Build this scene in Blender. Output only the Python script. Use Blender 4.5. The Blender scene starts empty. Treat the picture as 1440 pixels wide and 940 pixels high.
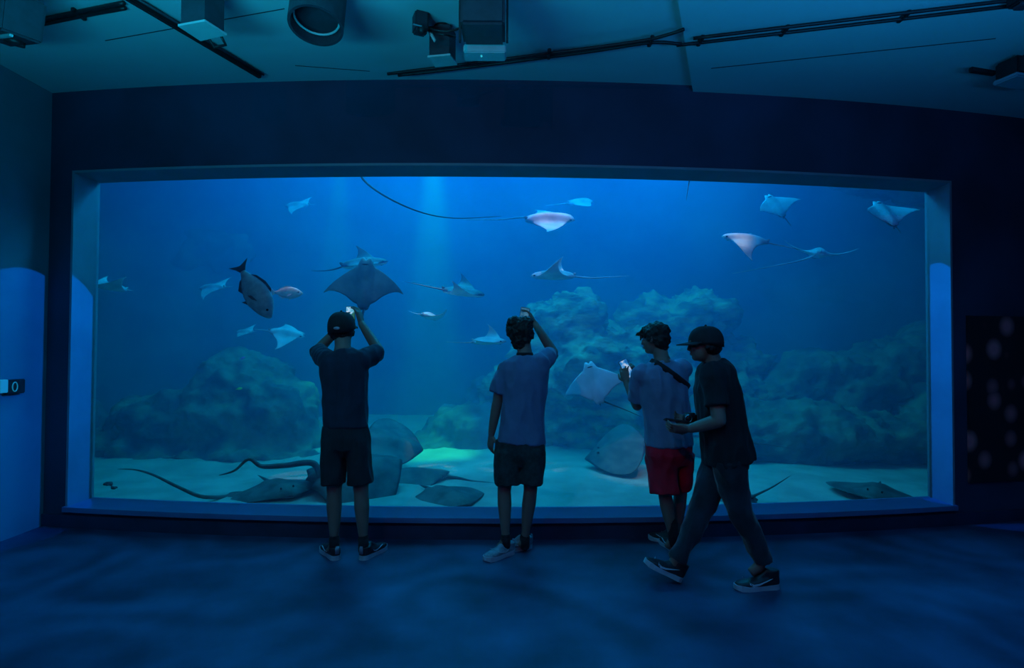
import bpy, bmesh, math, random
from mathutils import Vector, Matrix, noise
from mathutils.bvhtree import BVHTree
random.seed(7)
SC = bpy.context.scene
COL = SC.collection
PI = math.pi

# ------------------------------------------------------------------ camera
F = 800.0
PITCH = math.radians(1.2); ROLL = math.radians(0.28)
cam_d = bpy.data.cameras.new('camera'); cam = bpy.data.objects.new('camera', cam_d)
COL.objects.link(cam); SC.camera = cam
cam_d.sensor_width = 36; cam_d.lens = 36 * F / 1440; cam_d.clip_start = .02; cam_d.clip_end = 200
CAMP = Vector((0, 0, 1.5))
cam.matrix_world = Matrix.Translation(CAMP) @ Matrix.Rotation(PI/2 + PITCH, 4, 'X') @ Matrix.Rotation(ROLL, 4, 'Z')
CR = cam.matrix_world.to_3x3()

def ray(px, py): return CR @ Vector(((px - 720) / F, (470 - py) / F, -1))
def W(px, py, Y):
    r = ray(px, py); return CAMP + r * (Y / r.y)
def RZ(px, py, z):
    r = ray(px, py); return CAMP + r * ((z - 1.5) / r.z)

# ------------------------------------------------------------------ tags
def tag(o, label=None, cat=None, group=None, kind=None):
    if label: o['label'] = label
    if cat: o['category'] = cat
    if group: o['group'] = group
    if kind: o['kind'] = kind
    return o
def empty(name, loc=(0, 0, 0), rz=0):
    o = bpy.data.objects.new(name, None); COL.objects.link(o)
    o.location = loc; o.rotation_euler = (0, 0, rz); o.empty_display_size = .1
    return o
def put(name, me, parent=None, mats=None):
    o = bpy.data.objects.new(name, me); COL.objects.link(o)
    if mats:
        for m in (mats if isinstance(mats, (list, tuple)) else [mats]): me.materials.append(m)
    if parent:
        o.parent = parent
        if parent.type == 'EMPTY' or True:
            bpy.context.view_layer.update()
            o.matrix_parent_inverse = parent.matrix_world.inverted()
    return o
def smooth(me, on=True):
    me.polygons.foreach_set('use_smooth', [on] * len(me.polygons)); return me
def obj(name, bm, mats, parent=None, sm=False):
    me = bpy.data.meshes.new(name)
    bmesh.ops.recalc_face_normals(bm, faces=bm.faces)
    bm.to_mesh(me); bm.free()
    if sm: smooth(me)
    return put(name, me, parent, mats)

# ------------------------------------------------------------------ materials
def mat(name, col, rough=.6, metal=0, var=0, scale=8, bump=0, bscale=60, col2=None, spec=.5, emit=None, estr=0, detail=4, stretch=None, sheen=0):
    m = bpy.data.materials.new(name); m.use_nodes = True
    nt = m.node_tree; N = nt.nodes; L = nt.links
    b = N['Principled BSDF']
    b.inputs['Roughness'].default_value = rough; b.inputs['Metallic'].default_value = metal
    b.inputs['Specular IOR Level'].default_value = spec
    if sheen:
        b.inputs['Sheen Weight'].default_value = sheen; b.inputs['Sheen Roughness'].default_value = .35
    tc = N.new('ShaderNodeTexCoord')
    src = tc.outputs['Object']
    if stretch:
        mp = N.new('ShaderNodeMapping'); mp.inputs['Scale'].default_value = stretch
        L.new(src, mp.inputs['Vector']); src = mp.outputs['Vector']
    n = N.new('ShaderNodeTexNoise'); n.inputs['Scale'].default_value = scale; n.inputs['Detail'].default_value = detail
    L.new(src, n.inputs['Vector'])
    r = N.new('ShaderNodeValToRGB'); L.new(n.outputs['Fac'], r.inputs['Fac'])
    c2 = col2 or tuple(c * (1 - var) for c in col)
    r.color_ramp.elements[0].position = .38; r.color_ramp.elements[1].position = .62
    r.color_ramp.elements[0].color = (*c2, 1); r.color_ramp.elements[1].color = (*col, 1)
    L.new(r.outputs['Color'], b.inputs['Base Color'])
    if bump:
        n2 = N.new('ShaderNodeTexNoise'); n2.inputs['Scale'].default_value = bscale; n2.inputs['Detail'].default_value = 4
        L.new(src, n2.inputs['Vector'])
        bp = N.new('ShaderNodeBump'); bp.inputs['Strength'].default_value = bump; bp.inputs['Distance'].default_value = .02
        L.new(n2.outputs['Fac'], bp.inputs['Height']); L.new(bp.outputs['Normal'], b.inputs['Normal'])
    if emit:
        b.inputs['Emission Color'].default_value = (*emit, 1); b.inputs['Emission Strength'].default_value = estr
    return m

M = {}
M['wall'] = mat('dark_blue_wall_paint', (.045, .06, .13), .8, var=.35, scale=1.2, bump=.1, bscale=200)
M['side'] = mat('side_wall_paint', (.11, .26, .34), .75, var=.2, scale=1.5)
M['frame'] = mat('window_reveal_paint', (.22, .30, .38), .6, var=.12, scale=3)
M['sill'] = mat('sill_paint_with_blue_light', (.10, .20, .42), .55, var=.12, scale=3)  # bluer than the reveal: blue light falling on the sill is painted in
M['plinth'] = mat('plinth_black', (.03, .04, .10), .6, var=.3, scale=5)
M['ceil'] = mat('ceiling_plaster', (.62, .68, .70), .85, var=.06, scale=.9, bump=.05, bscale=90)
M['black'] = mat('black_metal', (.015, .016, .02), .45, var=.3, scale=20)
M['dark'] = mat('dark_housing', (.04, .042, .06), .5, var=.2, scale=20)
M['lite'] = mat('pale_panel', (.55, .62, .62), .5, var=.1, scale=9)
M['chrome'] = mat('bright_metal', (.6, .65, .7), .25, metal=1)
M['sand'] = mat('tank_sand', (.50, .52, .46), .9, var=.25, scale=3, bump=.5, bscale=14, detail=8)
M['rock'] = mat('reef_rock', (.20, .26, .18), .95, scale=3, bump=1.0, bscale=12, col2=(.07, .10, .09), detail=9)
M['rock2'] = mat('far_reef_rock', (.36, .45, .28), .95, scale=3.2, bump=1.0, bscale=12, col2=(.09, .13, .11), stretch=(1, 1, 2.5), detail=9)
M['rock3'] = mat('dark_reef_rock', (.16, .2, .2), .95, scale=1.1, bump=1.0, bscale=5, col2=(.05, .07, .09), detail=9)
M['back'] = mat('tank_back_wall', (.14, .2, .26), .95, scale=.5, bump=.5, bscale=3, col2=(.04, .07, .10), detail=6)
M['cup'] = mat('tank_shell', (.03, .05, .07), .9)

def floor_mat():
    m = bpy.data.materials.new('swirled_stone_floor'); m.use_nodes = True
    nt = m.node_tree; N = nt.nodes; L = nt.links; b = N['Principled BSDF']
    tc = N.new('ShaderNodeTexCoord')
    n = N.new('ShaderNodeTexNoise'); n.inputs['Scale'].default_value = .55; n.inputs['Detail'].default_value = 1
    L.new(tc.outputs['Object'], n.inputs['Vector'])
    mx = N.new('ShaderNodeMath'); mx.operation = 'MULTIPLY'; mx.inputs[1].default_value = 70
    L.new(n.outputs['Fac'], mx.inputs[0])
    s = N.new('ShaderNodeMath'); s.operation = 'SINE'; L.new(mx.outputs[0], s.inputs[0])
    n2 = N.new('ShaderNodeTexNoise'); n2.inputs['Scale'].default_value = 1.6; n2.inputs['Detail'].default_value = 5
    L.new(tc.outputs['Object'], n2.inputs['Vector'])
    r = N.new('ShaderNodeValToRGB'); r.color_ramp.elements[0].color = (.010, .024, .062, 1); r.color_ramp.elements[1].color = (.048, .095, .20, 1)
    r.color_ramp.elements[0].position = .3; r.color_ramp.elements[1].position = .7
    ad = N.new('ShaderNodeMath'); ad.operation = 'MULTIPLY_ADD'; ad.inputs[1].default_value = .065
    L.new(s.outputs[0], ad.inputs[0]); L.new(n2.outputs['Fac'], ad.inputs[2]); L.new(ad.outputs[0], r.inputs['Fac'])
    L.new(r.outputs['Color'], b.inputs['Base Color'])
    b.inputs['Roughness'].default_value = .55; b.inputs['Specular IOR Level'].default_value = .35
    return m
M['floor'] = floor_mat()

# ------------------------------------------------------------------ basic shapes
def box(bm, c, s, rot=None):
    r = bmesh.ops.create_cube(bm, size=1)
    mx = Matrix.Translation(Vector(c)) @ (rot.to_4x4() if rot else Matrix()) @ Matrix.Diagonal((*s, 1))
    bmesh.ops.transform(bm, matrix=mx, verts=r['verts']); return r['verts']
def bevel(bm, w=.005, seg=2):
    bmesh.ops.bevel(bm, geom=[e for e in bm.edges if e.calc_face_angle(0) > .5], offset=w, segments=seg, affect='EDGES', clamp_overlap=True)
def frame_of(t, ref):
    t = t.normalized(); s = ref - t * ref.dot(t)
    if s.length < 1e-4:
        s = Vector((1, 0, 0)) - t * t.x
        if s.length < 1e-3: s = Vector((0, 1, 0)) - t * t.y
    s.normalize(); return s, t.cross(s).normalized()
def loft(bm, st, ref=Vector((1, 0, 0)), n=20, power=2.0, cap=True):
    """st: list of (pos, r_side, r_other); closed tube through the stations."""
    rings = []
    P = [Vector(s[0]) for s in st]
    for i, s in enumerate(st):
        t = P[min(i+1, len(P)-1)] - P[max(i-1, 0)]
        a, b = frame_of(t, ref)
        ring = []
        for k in range(n):
            th = 2*PI*k/n; c, q = math.cos(th), math.sin(th)
            e = 2.0/power
            ring.append(bm.verts.new(P[i] + a*(s[1]*math.copysign(abs(c)**e, c)) + b*(s[2]*math.copysign(abs(q)**e, q))))
        rings.append(ring)
    for i in range(len(rings)-1):
        for k in range(n):
            bm.faces.new((rings[i][k], rings[i][(k+1) % n], rings[i+1][(k+1) % n], rings[i+1][k]))
    if cap:
        bm.faces.new(rings[0][::-1]); bm.faces.new(rings[-1])
    return rings
def tube(bm, pts, r, n=8):
    if not isinstance(r, (list, tuple)): r = [r]*len(pts)
    return loft(bm, [(p, q, q) for p, q in zip(pts, r)], ref=Vector((.3, .2, 1)), n=n)
def catmull(P, k=8):
    P = [Vector(p) for p in P]; out = []
    for i in range(len(P)-1):
        p0, p1, p2, p3 = P[max(i-1, 0)], P[i], P[i+1], P[min(i+2, len(P)-1)]
        for j in range(k):
            t = j/k
            out.append(.5*((2*p1)+(p2-p0)*t+(2*p0-5*p1+4*p2-p3)*t*t+(3*p1-p0-3*p2+p3)*t**3))
    out.append(P[-1]); return out
def ellipsoid(bm, c, r, rot=None, sub=3):
    q = bmesh.ops.create_icosphere(bm, subdivisions=sub, radius=1)
    mx = Matrix.Translation(Vector(c)) @ (rot.to_4x4() if rot else Matrix()) @ Matrix.Diagonal((*r, 1))
    bmesh.ops.transform(bm, matrix=mx, verts=q['verts'])
def remeshed(bm, voxel, sm=3, disp=None, name='m'):
    """fuse overlapping closed volumes into one continuous surface"""
    bmesh.ops.recalc_face_normals(bm, faces=bm.faces)
    me = bpy.data.meshes.new('tmp'); bm.to_mesh(me); bm.free()
    o = bpy.data.objects.new('tmp', me); COL.objects.link(o)
    r = o.modifiers.new('r', 'REMESH'); r.mode = 'VOXEL'; r.voxel_size = voxel
    if sm:
        s = o.modifiers.new('s', 'SMOOTH'); s.factor = .5; s.iterations = sm
    dg = bpy.context.evaluated_depsgraph_get(); dg.update()
    out = bpy.data.meshes.new_from_object(o.evaluated_get(dg))
    out.name = name
    bpy.data.objects.remove(o); bpy.data.meshes.remove(me)
    if disp:
        N = [v.normal.copy() for v in out.vertices]
        for v, nn in zip(out.vertices, N): v.co += nn * disp(v.co)
    smooth(out); out.update()
    return out
# ------------------------------------------------------------------ room shell
def wy(x): return 4.45 + .02*x + .0235*x*x          # the window wall bows gently towards the visitors
WX0, WX1, WZ0, WZ1 = -3.63, 3.745, .168, 2.915
CEIL = 3.60
def curved(bm, x0, x1, z0, z1, y0, y1, n=24, mi=0):
    """slab following the bowed wall between offsets y0 and y1"""
    cols = []
    for i in range(n+1):
        x = x0 + (x1-x0)*i/n; y = wy(x)
        cols.append([bm.verts.new((x, y+y0, z0)), bm.verts.new((x, y+y0, z1)), bm.verts.new((x, y+y1, z1)), bm.verts.new((x, y+y1, z0))])
    fs = []
    for i in range(n):
        a, b = cols[i], cols[i+1]
        for k in range(4): fs.append(bm.faces.new((a[k], a[(k+1) % 4], b[(k+1) % 4], b[k])))
    fs.append(bm.faces.new(cols[0])); fs.append(bm.faces.new(cols[-1][::-1]))
    for f in fs: f.material_index = mi
XL, XR, YB = -3.86, 5.6, -3.2
bm = bmesh.new()
T = .02
curved(bm, XL-.4, WX0-T, 0, 5.6, 0, .30, 6)
curved(bm, WX1+T, XR+.3, 0, 5.6, 0, .30, 8)
curved(bm, WX0-T, WX1+T, WZ1+T, 5.6, 0, .30, 40)
curved(bm, WX0-T, WX1+T, -.2, WZ0-.04, 0, .30, 40)
tag(obj('wall_front', bm, M['wall']), kind='structure')
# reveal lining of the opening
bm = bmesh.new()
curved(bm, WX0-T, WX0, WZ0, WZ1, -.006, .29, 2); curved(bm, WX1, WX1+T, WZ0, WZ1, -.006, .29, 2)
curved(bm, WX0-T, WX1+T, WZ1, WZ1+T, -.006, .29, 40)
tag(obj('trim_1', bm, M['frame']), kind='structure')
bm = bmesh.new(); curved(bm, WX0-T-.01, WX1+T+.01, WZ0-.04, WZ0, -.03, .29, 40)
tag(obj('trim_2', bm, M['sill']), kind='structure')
bm = bmesh.new(); curved(bm, WX0-.3, XR, 0, .10, -.02, 0, 40)
tag(obj('baseboard_front', bm, M['plinth']), kind='structure')
# acrylic pane
def pane_mat():
    m = bpy.data.materials.new('clear_acrylic'); m.use_nodes = True
    nt = m.node_tree; N = nt.nodes; L = nt.links; N.remove(N['Principled BSDF'])
    t = N.new('ShaderNodeBsdfTransparent'); t.inputs['Color'].default_value = (.96, .98, 1, 1)
    g = N.new('ShaderNodeBsdfGlossy'); g.inputs['Roughness'].default_value = 0
    fr = N.new('ShaderNodeFresnel'); fr.inputs['IOR'].default_value = 1.12
    mx = N.new('ShaderNodeMixShader'); L.new(fr.outputs[0], mx.inputs[0]); L.new(t.outputs[0], mx.inputs[1]); L.new(g.outputs[0], mx.inputs[2])
    L.new(mx.outputs[0], N['Material Output'].inputs['Surface']); return m
bm = bmesh.new(); curved(bm, WX0-.015, WX1+.015, WZ0-.02, WZ1+.015, .235, .265, 40)
tag(obj('window_1', bm, pane_mat(), sm=False), 'wide clear acrylic viewing window of the ray tank', kind='structure')

def quad_slab(name, x0, x1, y0, y1, z0, z1, m, kind='structure'):
    bm = bmesh.new(); box(bm, ((x0+x1)/2, (y0+y1)/2, (z0+z1)/2), (x1-x0, y1-y0, z1-z0))
    return tag(obj(name, bm, m), kind=kind)
quad_slab('floor', XL-.4, XR+.4, YB, 4.46+.9, -.2, 0, M['floor'])
bm = bmesh.new(); box(bm, (XL-.1, .9, 1.9), (.2, 8.2, 3.8)); tag(obj('wall_left', bm, M['side']), kind='structure')
bm = bmesh.new(); box(bm, (XR+.1, .9, 1.9), (.2, 8.2, 3.8)); tag(obj('wall_right', bm, M['wall']), kind='structure')
bm = bmesh.new(); box(bm, (.8, YB-.1, 1.9), (10.2, .2, 3.8)); tag(obj('wall_back', bm, M['wall']), kind='structure')
# ceiling: two plaster fields meeting on a slanting step
s0 = RZ(975, 124, CEIL); s1 = RZ(955, 0, CEIL); d = (s1-s0).normalized()
pA = s0 - d*.9; pB = s0 + d*9
def prism(bm, pts, z0, z1):
    a = [bm.verts.new((p[0], p[1], z0)) for p in pts]; b = [bm.verts.new((p[0], p[1], z1)) for p in pts]
    n = len(pts); bm.faces.new(a[::-1]); bm.faces.new(b)
    for i in range(n): bm.faces.new((a[i], a[(i+1) % n], b[(i+1) % n], b[i]))
yb = YB-.2; tt = (yb-s0.y)/d.y; pB = s0+d*tt; tt = (5.3-s0.y)/d.y; pA = s0+d*tt
bm = bmesh.new(); prism(bm, [(XL-.3, yb), (pB.x, yb), (pA.x, 5.3), (XL-.3, 5.3)], CEIL, CEIL+.3)
cl = tag(obj('ceiling', bm, M['ceil']), kind='structure'); bm = bmesh.new()
for a_, b_ in (((148, 57), (400, 12)), ((415, 92), (520, 100))):
    p, q = RZ(*a_, CEIL), RZ(*b_, CEIL)
    box(bm, ((p+q)/2), ((q-p).length, .006, .006), Matrix.Rotation(math.atan2(q.y-p.y, q.x-p.x), 3, 'Z'))
obj('panel_joint', bm, M['dark'], cl)
bm = bmesh.new(); prism(bm, [(pB.x, yb), (XR+.3, yb), (XR+.3, 5.3), (pA.x, 5.3)], CEIL-.05, CEIL+.3); cl = tag(obj('ceiling', bm, M['ceil']), kind='structure'); bm = bmesh.new()
p, q = RZ(1000, 96, CEIL-.05), RZ(1400, 54, CEIL-.05)
box(bm, ((p+q)/2), ((q-p).length, .007, .006), Matrix.Rotation(math.atan2(q.y-p.y, q.x-p.x), 3, 'Z'))
obj('panel_joint', bm, M['dark'], cl)

# spotted wall graphic right of the window
def dots_mat():
    m = bpy.data.materials.new('pink_spotted_panel'); m.use_nodes = True
    nt = m.node_tree; N = nt.nodes; L = nt.links; b = N['Principled BSDF']
    tc = N.new('ShaderNodeTexCoord'); mp = N.new('ShaderNodeMapping'); L.new(tc.outputs['Object'], mp.inputs['Vector'])
    mp.inputs['Scale'].default_value = (4.4, 0, 4.0); mp.inputs['Location'].default_value = (.25, 0, .35)
    v = N.new('ShaderNodeTexVoronoi'); v.inputs['Scale'].default_value = 1.0; v.inputs['Randomness'].default_value = .62
    L.new(mp.outputs[0], v.inputs['Vector'])
    r = N.new('ShaderNodeValToRGB'); r.color_ramp.elements[0].position = .16; r.color_ramp.elements[1].position = .42
    r.color_ramp.elements[0].color = (.85, .22, .26, 1); r.color_ramp.elements[1].color = (.012, .012, .02, 1)
    L.new(v.outputs['Distance'], r.inputs['Fac']); L.new(r.outputs['Color'], b.inputs['Base Color'])
    b.inputs['Roughness'].default_value = .8; return m
bm = bmesh.new(); curved(bm, 3.90, 5.3, .35, 1.78, -.015, 0, 8)
tag(obj('spotted_wall_panel', bm, dots_mat()), 'dark wall panel with blurry pink spots beside the tank window', 'wall panel')

# small control unit on the left side wall
cu = empty('wall_control_unit', W(12, 545, 4.22)); tag(cu, 'small dark control unit with a lit ring on the side wall', 'control unit')
bx = XL
def wallpt(px, py):
    r = ray(px, py); return CAMP + r*((XL+.001)/r.x)
a0, a1 = wallpt(3, 545), wallpt(29, 545)
cy, dy = (a0.y+a1.y)/2, (a1.y-a0.y); cz = a0.z
bm = bmesh.new(); box(bm, (XL+.02, cy, cz), (.04, dy, .11)); bevel(bm, .006); obj('housing', bm, M['black'], cu)
cy2 = wallpt(13, 545).y
M['led'] = mat('cyan_indicator', (.1, .5, .5), .4, emit=(.02, .35, .45), estr=.25)
bm = bmesh.new()
ringp = [Vector((XL+.045, cy2 + .022*math.cos(t), cz + .035*math.sin(t))) for t in [2*PI*k/20 for k in range(21)]]
tube(bm, ringp, .004, 6); obj('indicator_ring', bm, M['led'], cu)
bm = bmesh.new(); yy = wallpt(2, 545).y; box(bm, (XL+.035, yy-.03, cz+.01), (.03, .07, .1)); bevel(bm, .004); obj('light_strip', bm, M['led'], cu)

# ------------------------------------------------------------------ ceiling equipment
def cyl(bm, a, b, r, n=16, r2=None):
    a, b = Vector(a), Vector(b); loft(bm, [(a, r, r), (b, r2 or r, r2 or r)], ref=Vector((0, .3, 1)) if abs((b-a).normalized().z) < .8 else Vector((1, 0, 0)), n=n)
def oriented(px, py, z, w, d, h, rz, tilt=0, roll=0):
    c = RZ(px, py, z); return c, Matrix.Rotation(rz, 3, 'Z') @ Matrix.Rotation(tilt, 3, 'X') @ Matrix.Rotation(roll, 3, 'Y')
# twin conduits
def conduit(name, label, runs, clips, cz, r=.011, gap=.026, group=None):
    e = empty(name, RZ(*runs[0][0], cz)); tag(e, label, 'conduit', group)
    for run in runs:
        pts = [RZ(px, py, cz-.02) for px, py in run]
        if len(pts) > 2: pts = catmull(pts, 6)
        bm = bmesh.new(); tube(bm, pts, r, 8); obj('pipe', bm, M['black'], e, True)
    for (px, py, ang) in clips:
        c = RZ(px, py, cz-.014); bm = bmesh.new(); box(bm, c, (.025, .11, .028), Matrix.Rotation(ang, 3, 'Z')); bevel(bm, .004); obj('clip', bm, M['black'], e)
conduit('twin_conduit', 'long pair of thin black conduits clipped across the ceiling above the window',
        [[(975, 54), (1400, 3), (1460, -4)], [(545, 104), (640, 92), (820, 69), (905, 57), (945, 47), (962, 41)], [(560, 106), (640, 97), (820, 74), (915, 60), (958, 62), (985, 60), (1400, 11), (1460, 3)]],
        [(985, 57, 0), (1103, 43, 0), (1271, 23, 0), (915, 58, 0), (772, 76, 0)], CEIL-.045)
conduit('short_twin_conduit', 'short pair of black conduits running from the speaker at the ceiling edge',
        [[(48, 30), (110, 17), (174, 4)], [(50, 36), (111, 23), (176, 11)]], [(111, 20, 0)], CEIL, r=.014)
e = empty('cable_tray', RZ(180, 0, CEIL)); tag(e, 'black cable tray running slantwise to the window wall', 'cable tray')
bm = bmesh.new()
p, q = RZ(168, -12, CEIL-.025), RZ(366, 106, CEIL-.025)
ang = math.atan2(q.y-p.y, q.x-p.x); box(bm, (p+q)/2, ((q-p).length, .035, .05), Matrix.Rotation(ang, 3, 'Z')); bevel(bm, .005); obj('tray', bm, M['black'], e)
bm = bmesh.new(); off = Vector((math.sin(ang), -math.cos(ang), 0))*.032
tube(bm, [p+off, q+off], .009, 8); obj('pipe', bm, M['dark'], e, True)

def fixture(name, label, corners, height, z, group=None, arm=True):
    """black lamp housing with a pale plate under it; corners = pixel quad of the plate"""
    P = [RZ(px, py, z) for px, py in corners]
    c = sum(P, Vector())/4
    e = empty(name, Vector((c.x, c.y, z))); tag(e, label, 'spotlight', group)
    bm = bmesh.new(); prism(bm, P, z-.008, z+.004); bevel(bm, .002, 1); obj('plate', bm, M['lite'], e)
    Q = [c + (p-c)*.88 for p in P]
    bm = bmesh.new(); prism(bm, Q, z+.004, z+height); bevel(bm, .008); obj('housing', bm, M['dark'], e)
    bm = bmesh.new(); cyl(bm, (c.x, c.y, z+height-.01), (c.x, c.y, CEIL), .018); cyl(bm, (c.x, c.y, CEIL-.02), (c.x, c.y, CEIL), .06); obj('mount', bm, M['black'], e, True)
    return e, P, c
e, P, c = fixture('boxed_spotlight', 'black boxed spotlight with pale underside plate over the cable tray', [(250, 35), (288, 28), (319, 48), (282, 56)], .20, CEIL-.30)
bm = bmesh.new(); a = P[2]*.35+P[3]*.65; b = P[2]*.8+P[3]*.2; a.z -= .01; b.z -= .01
tube(bm, [a, a+Vector((0, .05, -.02)), b+Vector((0, .05, -.02)), b], .008, 8); obj('bracket', bm, M['black'], e, True)
e, P, c = fixture('small_boxed_spotlight', 'small boxed spotlight with pale underside plate below a cabled sensor', [(601, 79), (633, 76), (643, 90), (612, 93)], .20, CEIL-.22)
bm = bmesh.new(); a = Vector(c)+Vector((-.05, -.04, .17)); tube(bm, [a+Vector((-.04, -.06, 0)), a+Vector((.02, -.1, -.12))], .01, 8); obj('bracket', bm, M['lite'], e, True)
# sensor with cables
e = empty('ceiling_sensor', RZ(590, 33, CEIL)); tag(e, 'small black ceiling sensor with trailing cables', 'sensor')
c = RZ(591, 33, CEIL-.06); rt = Matrix.Rotation(.4, 3, 'Z')
bm = bmesh.new(); box(bm, c, (.085, .10, .12), rt); bevel(bm, .01); obj('housing', bm, M['dark'], e)
bm = bmesh.new(); c2 = RZ(594, 43, CEIL-.12); ellipsoid(bm, c2, (.032, .032, .03)); obj('lens', bm, M['black'], e, True)
bm = bmesh.new(); c3 = RZ(587, 35.5, CEIL-.13); box(bm, c3, (.055, .006, .006), rt); obj('edge_strip', bm, M['chrome'], e)
bm = bmesh.new(); tube(bm, catmull([RZ(599, 36, CEIL-.05), RZ(610, 42, CEIL-.12), RZ(630, 44, CEIL-.14), RZ(649, 39, CEIL-.12)]), .007, 6); obj('cable', bm, M['black'], e, True)
bm = bmesh.new(); tube(bm, catmull([RZ(600, 39, CEIL-.05), RZ(612, 47, CEIL-.14), RZ(628, 49, CEIL-.16), RZ(640, 52, CEIL-.12)]), .007, 6); obj('cable', bm, M['black'], e, True)
# projector
pz = CEIL-.34
P = [RZ(650, 64, pz), RZ(709, 63, pz), RZ(709, 44, pz), RZ(652, 44, pz)]
c = sum(P, Vector())/4
e = empty('projector', (c.x, c.y, pz)); tag(e, 'black projector with pale front strip hung from the ceiling', 'projector')
wdt = (P[1]-P[0]).length
bm = bmesh.new(); box(bm, (c.x, c.y, pz+.12), (wdt, .24, .20)); bevel(bm, .015); obj('housing', bm, M['dark'], e)
fy = c.y - .12
bm = bmesh.new(); box(bm, (c.x, c.y+.17, pz+.005), (wdt*1.02, .11, .05)); bevel(bm, .006); obj('pale_strip', bm, M['lite'], e)
M['pled'] = mat('projector_indicator', (.2, .8, .8), .4, emit=(.05, .8, .9), estr=.5)
bm = bmesh.new(); ellipsoid(bm, (c.x-.02, c.y+.16, pz-.02), (.006, .012, .006), sub=2); obj('indicator', bm, M['pled'], e, True)
for s in (-1, 1):
    bm = bmesh.new(); box(bm, (c.x+s*(wdt/2+.012), c.y-.0, pz+.15), (.012, .03, .34)); obj('bracket_arm', bm, M['black'], e)
bm = bmesh.new(); box(bm, (c.x, c.y, CEIL-.02), (wdt+.05, .10, .035)); bevel(bm, .006); obj('ceiling_plate', bm, M['black'], e)
for k, (x0, x1) in enumerate(((-.10, .07), (.02, .15))):
    bm = bmesh.new(); tube(bm, catmull([(c.x+x0, c.y-.1, pz+.215), (c.x+(x0+x1)/2, c.y-.08, pz+.28), (c.x+x1, c.y-.1, pz+.215)]), .007, 6); obj('cable', bm, M['black'], e, True)
# round can lamp
cc = RZ(444, 37, CEIL-.26); tiltm = Matrix.Rotation(math.radians(-14), 3, 'X')
e = empty('round_can_lamp', cc); tag(e, 'large round black can lamp with ringed opening hanging from the ceiling', 'ceiling lamp')
R0 = .155
bm = bmesh.new()
prof = [(R0*.90, -.0), (R0, 0), (R0, .30), (.0, .30), (0, .12), (R0*.88, .10)]
seg = 40; rings = []
for r_, z_ in prof:
    rings.append([bm.verts.new(cc + tiltm @ Vector((max(r_, .001)*math.cos(2*PI*k/seg), max(r_, .001)*math.sin(2*PI*k/seg), z_))) for k in range(seg)])
for i in range(len(rings)):
    A, B = rings[i], rings[(i+1) % len(rings)]
    for k in range(seg): bm.faces.new((A[k], A[(k+1) % seg], B[(k+1) % seg], B[k]))
obj('housing', bm, M['dark'], e)
bm = bmesh.new(); pts = [cc + tiltm @ Vector((R0*.82*math.cos(t), R0*.82*math.sin(t), .06)) for t in [2*PI*k/40 for k in range(41)]]
tube(bm, pts, .007, 8); obj('inner_ring', bm, M['lite'], e, True)
bm = bmesh.new(); cyl(bm, cc+tiltm@Vector((0, 0, .28)), Vector((cc.x, cc.y+.05, CEIL)), .06); obj('mount', bm, M['black'], e, True)
# speaker at the upper left edge
cc = RZ(12, 27, CEIL-.24); rt = Matrix.Rotation(math.radians(-33), 3, 'Z') @ Matrix.Rotation(math.radians(14), 3, 'Y')
e = empty('ceiling_speaker', cc); tag(e, 'dark angular speaker hung at the ceiling edge beside the short conduits', 'speaker')
bm = bmesh.new(); box(bm, cc, (.50, .19, .22), rt); bevel(bm, .012); obj('housing', bm, M['dark'], e)
bm = bmesh.new(); box(bm, cc+rt@Vector((0, -.04, -.118)), (.47, .016, .014), rt); obj('edge_strip', bm, M['lite'], e)
bm = bmesh.new(); cyl(bm, cc+rt@Vector((.06, .02, -.10)), cc+rt@Vector((.06, .02, -.135)), .05, 20); obj('driver', bm, M['black'], e, True)
bm = bmesh.new(); cyl(bm, cc+rt@Vector((.16, .0, .1)), cc+Vector((.1, 0, .22)), .03); obj('mount', bm, M['black'], e, True)
# fixture at the right edge
cc = RZ(1428, 108, CEIL-.20)
e = empty('track_spotlight', cc); tag(e, 'dark track spotlight with pale lower lip at the far end of the conduits', 'spotlight')
rt = Matrix.Rotation(.25, 3, 'Z')
bm = bmesh.new(); box(bm, cc+Vector((.05, 0, .04)), (.30, .16, .13), rt); bevel(bm, .015); obj('housing', bm, M['black'], e)
bm = bmesh.new(); box(bm, cc+Vector((.04, -.02, -.045)), (.36, .16, .03), rt); bevel(bm, .008); obj('lower_lip', bm, M['frame'], e)
bm = bmesh.new(); box(bm, cc+Vector((-.19, .05, .06)), (.22, .03, .035), rt); bevel(bm, .005); obj('side_arm', bm, M['black'], e)
bm = bmesh.new(); cyl(bm, cc+Vector((.08, 0, .08)), Vector((cc.x+.08, cc.y, CEIL-.05)), .03); obj('mount', bm, M['black'], e, True)
cc = RZ(1430, 2, CEIL-.095)
e = empty('junction_box', cc); tag(e, 'small black junction box where the long conduits leave the picture', 'junction box')
bm = bmesh.new(); box(bm, cc+Vector((.05, 0, .01)), (.16, .09, .07)); bevel(bm, .01); obj('housing', bm, M['black'], e)
bm = bmesh.new(); box(bm, cc+Vector((.02, -.01, -.035)), (.06, .06, .02)); bevel(bm, .004); obj('cover', bm, M['dark'], e)

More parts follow.
